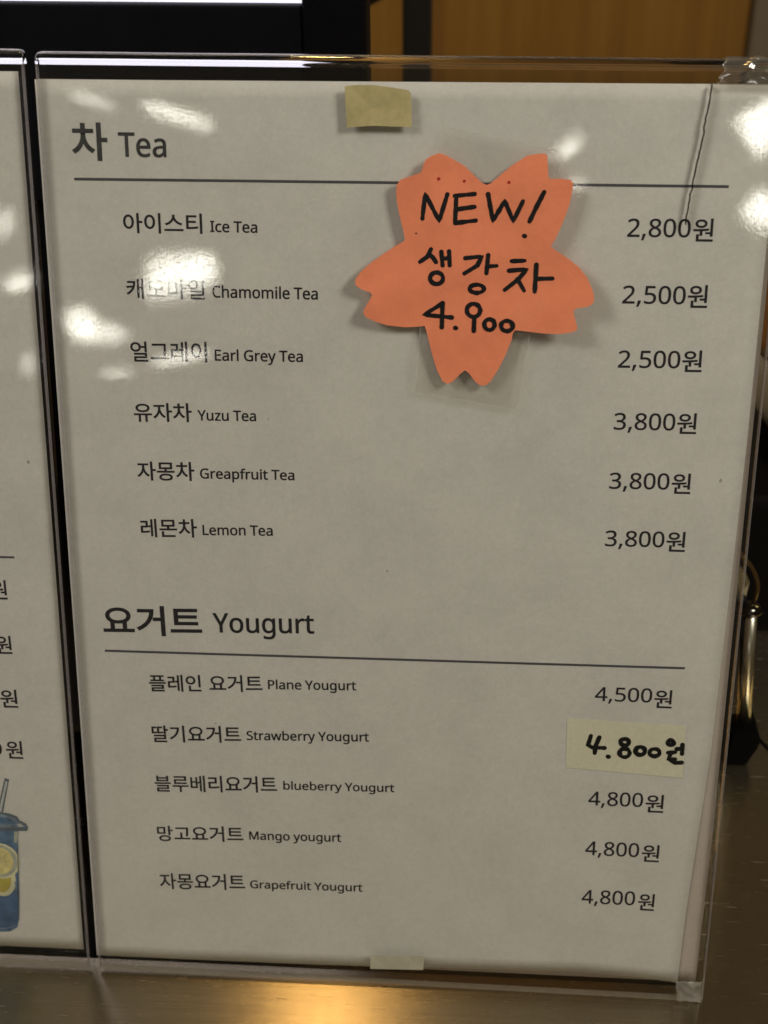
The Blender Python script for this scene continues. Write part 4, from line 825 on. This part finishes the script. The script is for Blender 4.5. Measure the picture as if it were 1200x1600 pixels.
PR = [(0, 98.5), (4, 98.5), (30, 99.2), (89, 102.3), (151, 103.4), (193, 104.1), (297, 104.2)]
PB = [(-105.2, 0), (-71, 0), (-26, .3), (19, 1.5), (63, 2.3), (86, 1.2), (98, -.2), (110, -.2)]
menu = sheet('menu_sheet', M_PAPER, lambda v: -105.0, lambda v: lerp_tab(PR, v), lambda u: lerp_tab(PB, u),
             lambda u: 296.5 + .9 * (u + 105) / 210, .12, (0, 0), '')
tag(menu, 'white price list headed Tea and Yougurt, inside the cracked acrylic stand', 'menu', 'price lists in acrylic stands')
zf = lambda u, v: .12 + warp(u, v)
for text, mode, p0, p1, h, w in RUNS:
    head = (mode == 'H') or (mode == 'C' and h > 6)
    nm = 'heading_text' if head else 'price_text' if p0[0] > 60 else 'item_text'
    lettering(nm, text, mode, p0, p1, h, None, zf, M_HEAD if head and p0[1] > 200 else M_TEXT, menu)

def rule(parent, p0, p1, wd, origin=(0, 0)):
    bm = bmesh.new()
    n = 60
    prev = None
    for k in range(n + 1):
        u = p0[0] + (p1[0] - p0[0]) * k / n; v = p0[1] + (p1[1] - p0[1]) * k / n
        row = [bm.verts.new(((u - origin[0]) * .001, (v + s * wd / 2 - origin[1]) * .001, (zf(u, v) + .07) * .001)) for s in (-1, 1)]
        if prev: bm.faces.new((prev[0], row[0], row[1], prev[1]))
        prev = row
    me = bpy.data.meshes.new('rule_line'); bm.normal_update(); bm.to_mesh(me); bm.free()
    return link('rule_line', me, M_RULE, parent)
rule(menu, (-95.4, 268.95), (92.07, 269.65), .78)
rule(menu, (-95.2, 118.75), (91.6, 119.6), .78)

back = sheet('backing_sheet', M_PAPER2, lambda v: -104.0, lambda v: 105.6 - .9 * max(0, 60 - v) / 60, lambda u: .1,
             lambda u: 296.6, -.45, (0, 0), '')
tag(back, 'pinkish white backing sheet peeking out along the right edge behind the tea price list', 'sheet of paper')

LO = (-213.0, 0.0)
lmenu = sheet('menu_sheet', M_PAPER, lambda v: -319.0, lambda v: -109.6, lambda u: 2.2, lambda u: 298.6, .12, LO, '')
tag(lmenu, 'white price list with a printed blue drink, inside the left acrylic stand', 'menu', 'price lists in acrylic stands')
for text, mode, p0, p1, h, w in LEFT_RUNS:
    lettering('price_text', text, mode, p0, p1, h, None, zf, M_TEXT, lmenu, LO)
rule(lmenu, (-300, 149.9), (-122.6, 150.4), .7, LO)

# printed blue drink on the left sheet
def printed(name, polys, parent, origin):
    bm = bmesh.new()
    mats = []
    for lay, (pts, mat) in enumerate(polys):
        if mat not in mats: mats.append(mat)
        vs = [bm.verts.new(((x - origin[0]) * .001, (y - origin[1]) * .001, (zf(x, y) + .07 + .012 * lay) * .001)) for x, y in pts]
        f = bm.faces.new(vs); f.material_index = mats.index(mat)
    bm.normal_update()
    bmesh.ops.triangulate(bm, faces=bm.faces[:])
    me = bpy.data.meshes.new(name); bm.to_mesh(me); bm.free()
    return link(name, me, mats, parent)
def ell(cx, cy, rx, ry, n=28): return [(cx + rx * math.cos(2 * math.pi * k / n), cy + ry * math.sin(2 * math.pi * k / n)) for k in range(n)]
def pmat(n, c, var=.18, sc=120): return simple(n, c, .7, spec=.25, var=var, vscale=sc)
P_BLUE = pmat('print_blue', (.115, .195, .32), .45, 240); P_DEEP = pmat('print_deep_blue', (.085, .15, .27), .25, 200)
P_PALE = pmat('print_pale_blue', (.21, .27, .34), .35, 260); P_YEL = pmat('print_yellow', (.68, .60, .26), .25, 300); P_RIND = pmat('print_rind', (.72, .70, .46))
P_OUT = pmat('print_outline', (.13, .16, .19)); P_GOLD = pmat('print_gold', (.52, .44, .10)); P_HILITE = pmat('print_highlight', (.46, .49, .40), .2, 260); P_STRAW = pmat('print_straw', (.50, .52, .51))
mir = lambda x: -299.4 - x
CX = -149.7
body = [(-129.5, 50), (-129.9, 44), (-131.0, 24), (-131.8, 14), (-132.8, 10.2), (-135.5, 8.4), (CX, 7.2)]
body = body + [(mir(x), y) for x, y in body[-2::-1]]
lid = [(-125.7, 51.1), (-126.4, 52.7), (-128.5, 53.8), (-129.3, 55.3), (-132, 56.4), (-140, 57.2), (CX, 57.4)]
lid = lid + [(mir(x), y) for x, y in lid[-2::-1]] + [(-173.3, 49.7), (CX, 48.6), (-126.2, 49.7)]
shapes = [([(-134.2, 56), (-130.9, 69.6), (-132.4, 70.0), (-136.4, 56)], P_OUT), ([(-134.9, 56), (-131.5, 68.6), (-132.2, 68.9), (-135.8, 56)], P_STRAW),
          ([(-130.9, 69.6), (-131.1, 68.7), (-132.2, 69.0), (-132.4, 70.0)], P_OUT),
          (body, P_BLUE), ([(-131.5, 26), (-132.1, 14), (-133.2, 10.8), (-136, 9.2), (CX, 8), (-165, 9.4), (-168, 26), (-158, 29), (CX, 25), (-140, 28)], P_DEEP),
          (lid, P_OUT),
          ([(-126.5, 51.2), (-128.8, 52.9), (-130.0, 54.4), (-134, 55.8), (-140, 56.5), (-158, 56.5), (-169, 54.4), (-172.6, 51.2), (CX, 49.6)], P_PALE),
          ([(-129.6, 52.4), (-131.5, 54.4), (-140, 55.6), (-158, 55.6), (-168, 54.4), (-169.5, 52.4), (CX, 51.0)], P_BLUE),
          ([(-127.2, 51.6), (-128.6, 52.6), (-129.5, 52.0), (-128.8, 51.2)], P_STRAW), ([(-129.2, 49.4), (-130.8, 49.3), (-131.2, 45.2), (-130.2, 44.6)], P_HILITE),
          (ell(-136.6, 30.2, 4.9, 7.2), P_RIND), (ell(-136.9, 30.5, 3.6, 5.9), P_GOLD),
          (ell(-136.4, 37.3, 6.7, 7.1), P_RIND), (ell(-136.7, 37.3, 6.1, 6.5), P_HILITE), (ell(-137.0, 37.4, 5.0, 5.5), P_YEL)]
for k in range(5):
    a = k * math.pi / 5 + .3
    dx, dy = math.cos(a), math.sin(a)
    shapes.append(([(-137 + dx * 4.6 - dy * .07, 37.4 + dy * 5.1 + dx * .07), (-137 - dx * 4.6 - dy * .07, 37.4 - dy * 5.1 + dx * .07),
                    (-137 - dx * 4.6 + dy * .07, 37.4 - dy * 5.1 - dx * .07), (-137 + dx * 4.6 + dy * .07, 37.4 + dy * 5.1 - dx * .07)], P_RIND))
shapes += [([(-130.0, 44.5), (-129.75, 44.5), (-131.0, 24), (-131.9, 13.5), (-132.2, 13.5), (-131.3, 24)], P_OUT),
           ([(-131.4, 30), (-132.3, 29), (-132.0, 23), (-131.8, 24)], P_PALE), ([(-168.4, 46), (-168.9, 46), (-167, 20), (-166.7, 20)], P_PALE),
           ([(-133.4, 11.6), (-136, 10.1), (CX, 8.9), (-163, 10.1), (-163, 9.8), (CX, 8.5), (-136, 9.7), (-133.2, 11.1)], P_PALE)]
printed('printed_drink', shapes, lmenu, LO)

# ------------------------------------------------------------------ notes, stickers and tapes on the main stand
PANEL = 2.4
def patch(name, outline, origin, mat, base, thick, lift=lambda u, v: 0.0, rings=8, steps=1.0, label='', cat='', densify=None):
    """Paper or tape cut to an outline, laid on the acrylic at height base (mm) + lift."""
    if densify: outline = [tuple(p) for p in resample(list(outline) + [outline[0]], densify)][:-1]
    cx = sum(p[0] for p in outline) / len(outline); cy = sum(p[1] for p in outline) / len(outline)
    bm = bmesh.new()
    def vv(x, y): return bm.verts.new(((x - origin[0]) * .001, (y - origin[1]) * .001, (lift(x, y)) * .001))
    c = vv(cx, cy)
    R = [[vv(cx + (x - cx) * k / rings, cy + (y - cy) * k / rings) for x, y in outline] for k in range(1, rings + 1)]
    n = len(outline)
    for k in range(n):
        bm.faces.new((c, R[0][k], R[0][(k + 1) % n]))
        for r in range(rings - 1): bm.faces.new((R[r][k], R[r + 1][k], R[r + 1][(k + 1) % n], R[r][(k + 1) % n]))
    me = bpy.data.meshes.new(name)
    bmesh.ops.recalc_face_normals(bm, faces=bm.faces)
    bm.to_mesh(me); bm.free()
    if me.polygons[0].normal.z < 0: me.flip_normals()
    for f in me.polygons: f.use_smooth = True
    o = link(name, me, mat, mw=frame(origin[0], origin[1], base))
    if thick:
        md = o.modifiers.new('thickness', 'SOLIDIFY'); md.thickness = thick * .001; md.offset = 1
        es = o.modifiers.new('crisp_edge', 'EDGE_SPLIT'); es.split_angle = math.radians(40)
    if label: tag(o, label, cat)
    return o

# orange blossom-shaped note
BO = (13.0, 239.0)
def blossom_lift(u, v):
    dx, dy = u - BO[0], v - BO[1]
    r = math.hypot(dx, dy)
    side = max(0, (abs(dx) - 14)) / 20
    z = .25 + 1.9 * side ** 1.6 * (1.2 if dx < 0 else 1.0)
    if dy > 18 and dx < 0: z += .7 * ((dy - 18) / 18) ** 1.5 * min(1, -dx / 10)
    if dy > 22 and dx > 14: z -= .0
    if dy < 2: z += .9 * max(0, abs(dx) - 16) / 16 * max(0, min(1, (2 - dy) / 14))
    z += .14 * math.sin(dx * .22 + dy * .1) + .10 * math.sin(dy * .35 - dx * .12)
    return max(.05, z)
note = patch('blossom_note', BLOSSOM, BO, M_NOTE, PANEL + .15, .18, blossom_lift, 10,
             label='orange blossom shaped note with black handwriting NEW! taped onto the acrylic front', cat='note')
nz = lambda x, y: blossom_lift(x + BO[0], y + BO[1]) + .18
ink('handwriting', BLOSSOM_INK, 1.25, nz, M_MARK, note, .06, BO)
bm = bmesh.new()
for k, p in enumerate(RED_DOTS):
    q = Vector((p[0] - BO[0], p[1] - BO[1])); ribbon(bm, [q, q + Vector((.08, .05))], .9, nz, .06, .3, k)
me = bpy.data.meshes.new('red_dots'); bm.normal_update(); bm.to_mesh(me); bm.free()
link('red_dots', me, M_RED, note)
bm = bmesh.new()
for k, p in enumerate(BLACK_DOTS[:1]):
    q = Vector((p[0] - BO[0], p[1] - BO[1])); ribbon(bm, [q, q + Vector((.05, .02))], .42, nz, .06, .3, k)
me = bpy.data.meshes.new('ink_speck'); bm.normal_update(); bm.to_mesh(me); bm.free()
link('ink_speck', me, M_MARK, note)

lt = patch('clear_tape', LOWER_TAPE, (12, 214), M_CTAPE, PANEL + .04, .06, lambda u, v: .03 * math.sin(u * .6), 6, densify=2.0,
           label='clear sticky tape strip under the lower tip of the orange blossom note', cat='tape')
ut = patch('clear_tape', UPPER_TAPE, (30, 279), M_FTAPE, PANEL + .04, .06, lambda u, v: .03 * math.sin(u * .5), 6, densify=2.0,
           label='faint clear tape strip above the orange blossom note, beside its top petals', cat='tape')

def tape_edges(o, outline, origin, w=.32):
    bm = bmesh.new()
    for k, (a, c) in enumerate(zip(outline, outline[1:] + outline[:1])):
        q = resample([(a[0] - origin[0], a[1] - origin[1]), (c[0] - origin[0], c[1] - origin[1])], 2.0)
        ribbon(bm, q, w, lambda x, y: .12, k * .004, .5, k)
    me = bpy.data.meshes.new('tape_edge'); bm.normal_update(); bm.to_mesh(me); bm.free()
    return link('tape_edge', me, M_TEDGE, o)
tape_edges(lt, LOWER_TAPE, (12, 214))
tape_edges(ut, UPPER_TAPE, (30, 279), .18)

# handwritten price sticker
SO = (73.0, 88.0)
stk = patch('price_sticker', STICKER, SO, M_STICK, .22, .05, lambda u, v: warp(u, v) * .4 + .02, 6, densify=2.0,
            label='cream paper sticker with handwritten price 4.800 in black marker', cat='sticker')
sz = lambda x, y: warp(x + SO[0], y + SO[1]) * .4 + .07
ink('handwriting', STICKER_INK, 1.5, sz, M_MARK, stk, .02, SO)

tp = patch('masking_tape', TOP_TAPE, (-9, 290), M_MASK, PANEL + .05, .12, lambda u, v: .05 * noise.noise(Vector((u * .4, v * .4, 0))) + .05, 6, densify=1.2,
           label='yellowish masking tape piece stuck at the top middle of the acrylic front', cat='tape')
bt = patch('masking_tape', BOTTOM_TAPE, (-2, 2), M_MASK2, PANEL + .03, .05, lambda u, v: .02 * noise.noise(Vector((u * .4, v * .4, 5))) + .02, 6, densify=1.0,
           label='small pale tape piece stuck at the bottom middle of the acrylic front', cat='tape')

# crumpled tape holding the broken corners together
def wrap_tape(name, u0, u1, vlo, mat, label, amp, seedz):
    bm = bmesh.new()
    g = []
    nx, ny = 34, 30
    path = [(vlo + (300.6 - vlo) * k / 12, 2.5) for k in range(13)]
    path += [(300.65 + 3.6 * math.sin(a), -.1 + 2.62 * math.cos(a)) for a in [math.pi * .75 * k / 17 for k in range(1, 18)]]
    for j, (v, d) in enumerate(path):
        row = []
        for i in range(nx + 1):
            s = i / nx
            u = u0 + (u1 - u0) * s + (1 - s) * 1.8 * noise.noise(Vector((j * .35, seedz, 0))) + (1 - s) * (j / len(path)) * 3.0
            t = j / (len(path) - 1)
            k = .05
            for (ca, cb, cc, w, hgt) in ((1, -.55, .05, .05, .7), (1, -.9, .12, .07, .45), (.1, 1, .72, .05, .8), (.35, 1, .60, .04, .35), (1, .4, .78, .05, .4)):
                k += amp * hgt * math.exp(-((s * ca + t * cb - cc) / w) ** 2)
            k += amp * .18 * noise.noise(Vector((s * 6, t * 6, seedz)))
            if j <= 12: row.append(bm.verts.new(((u - 100) * .001, (v - 300) * .001, (d + k) * .001)))
            else:
                a = math.pi * .75 * (j - 12) / 17
                row.append(bm.verts.new(((u - 100) * .001, (v - 300 + k * math.sin(a)) * .001, (d + k * math.cos(a)) * .001)))
        g.append(row)
    for j in range(len(g) - 1):
        for i in range(nx): bm.faces.new((g[j][i], g[j][i + 1], g[j + 1][i + 1], g[j + 1][i]))
    me = bpy.data.meshes.new(name); bm.normal_update(); bm.to_mesh(me); bm.free()
    o = link(name, me, mat, mw=frame(100, 300, 0))
    [setattr(f, 'use_smooth', True) for f in me.polygons]
    md = o.modifiers.new('thickness', 'SOLIDIFY'); md.thickness = .00005
    return tag(o, label, 'tape')
wrap_tape('crumpled_tape', 86.0, 107.8, 297.2, M_CRUMP, 'crumpled clear tape wrapped over the cracked top right corner of the stand', .75, 2.0)

def corner_wad():
    bm = bmesh.new()
    nx, ny = 18, 22
    g = []
    for j in range(ny + 1):
        row = []
        for i in range(nx + 1):
            s, t = i / nx, j / ny
            u = 98.3 + 9.1 * s - .9 * (1 - s) * t
            v = -5.6 + 8.0 * t - .6 * s * (1 - t) + .4 * noise.noise(Vector((s * 5, t * 5, 9)))
            u += .35 * noise.noise(Vector((s * 4, t * 6, 1)))
            n1 = abs(noise.noise(Vector((s * 2.4 + t * 1.2, t * 1.8, 7)))) + .3 * abs(noise.noise(Vector((s * 5, t * 4, 3))))
            d = 2.55 + .9 * n1
            if s > .86: d -= (s - .86) * 16
            row.append(bm.verts.new(((u - 102) * .001, (v + 2) * .001, d * .001)))
        g.append(row)
    for j in range(ny):
        for i in range(nx): bm.faces.new((g[j][i], g[j][i + 1], g[j + 1][i + 1], g[j + 1][i]))
    me = bpy.data.meshes.new('crumpled_tape'); bm.normal_update(); bm.to_mesh(me); bm.free()
    o = link('crumpled_tape', me, M_WCRUMP, mw=frame(102, -2, 0))
    [setattr(f, 'use_smooth', True) for f in me.polygons]
    md = o.modifiers.new('thickness', 'SOLIDIFY'); md.thickness = .00006
    return tag(o, 'milky crumpled tape wad around the bottom right corner of the stand', 'tape')
corner_wad()
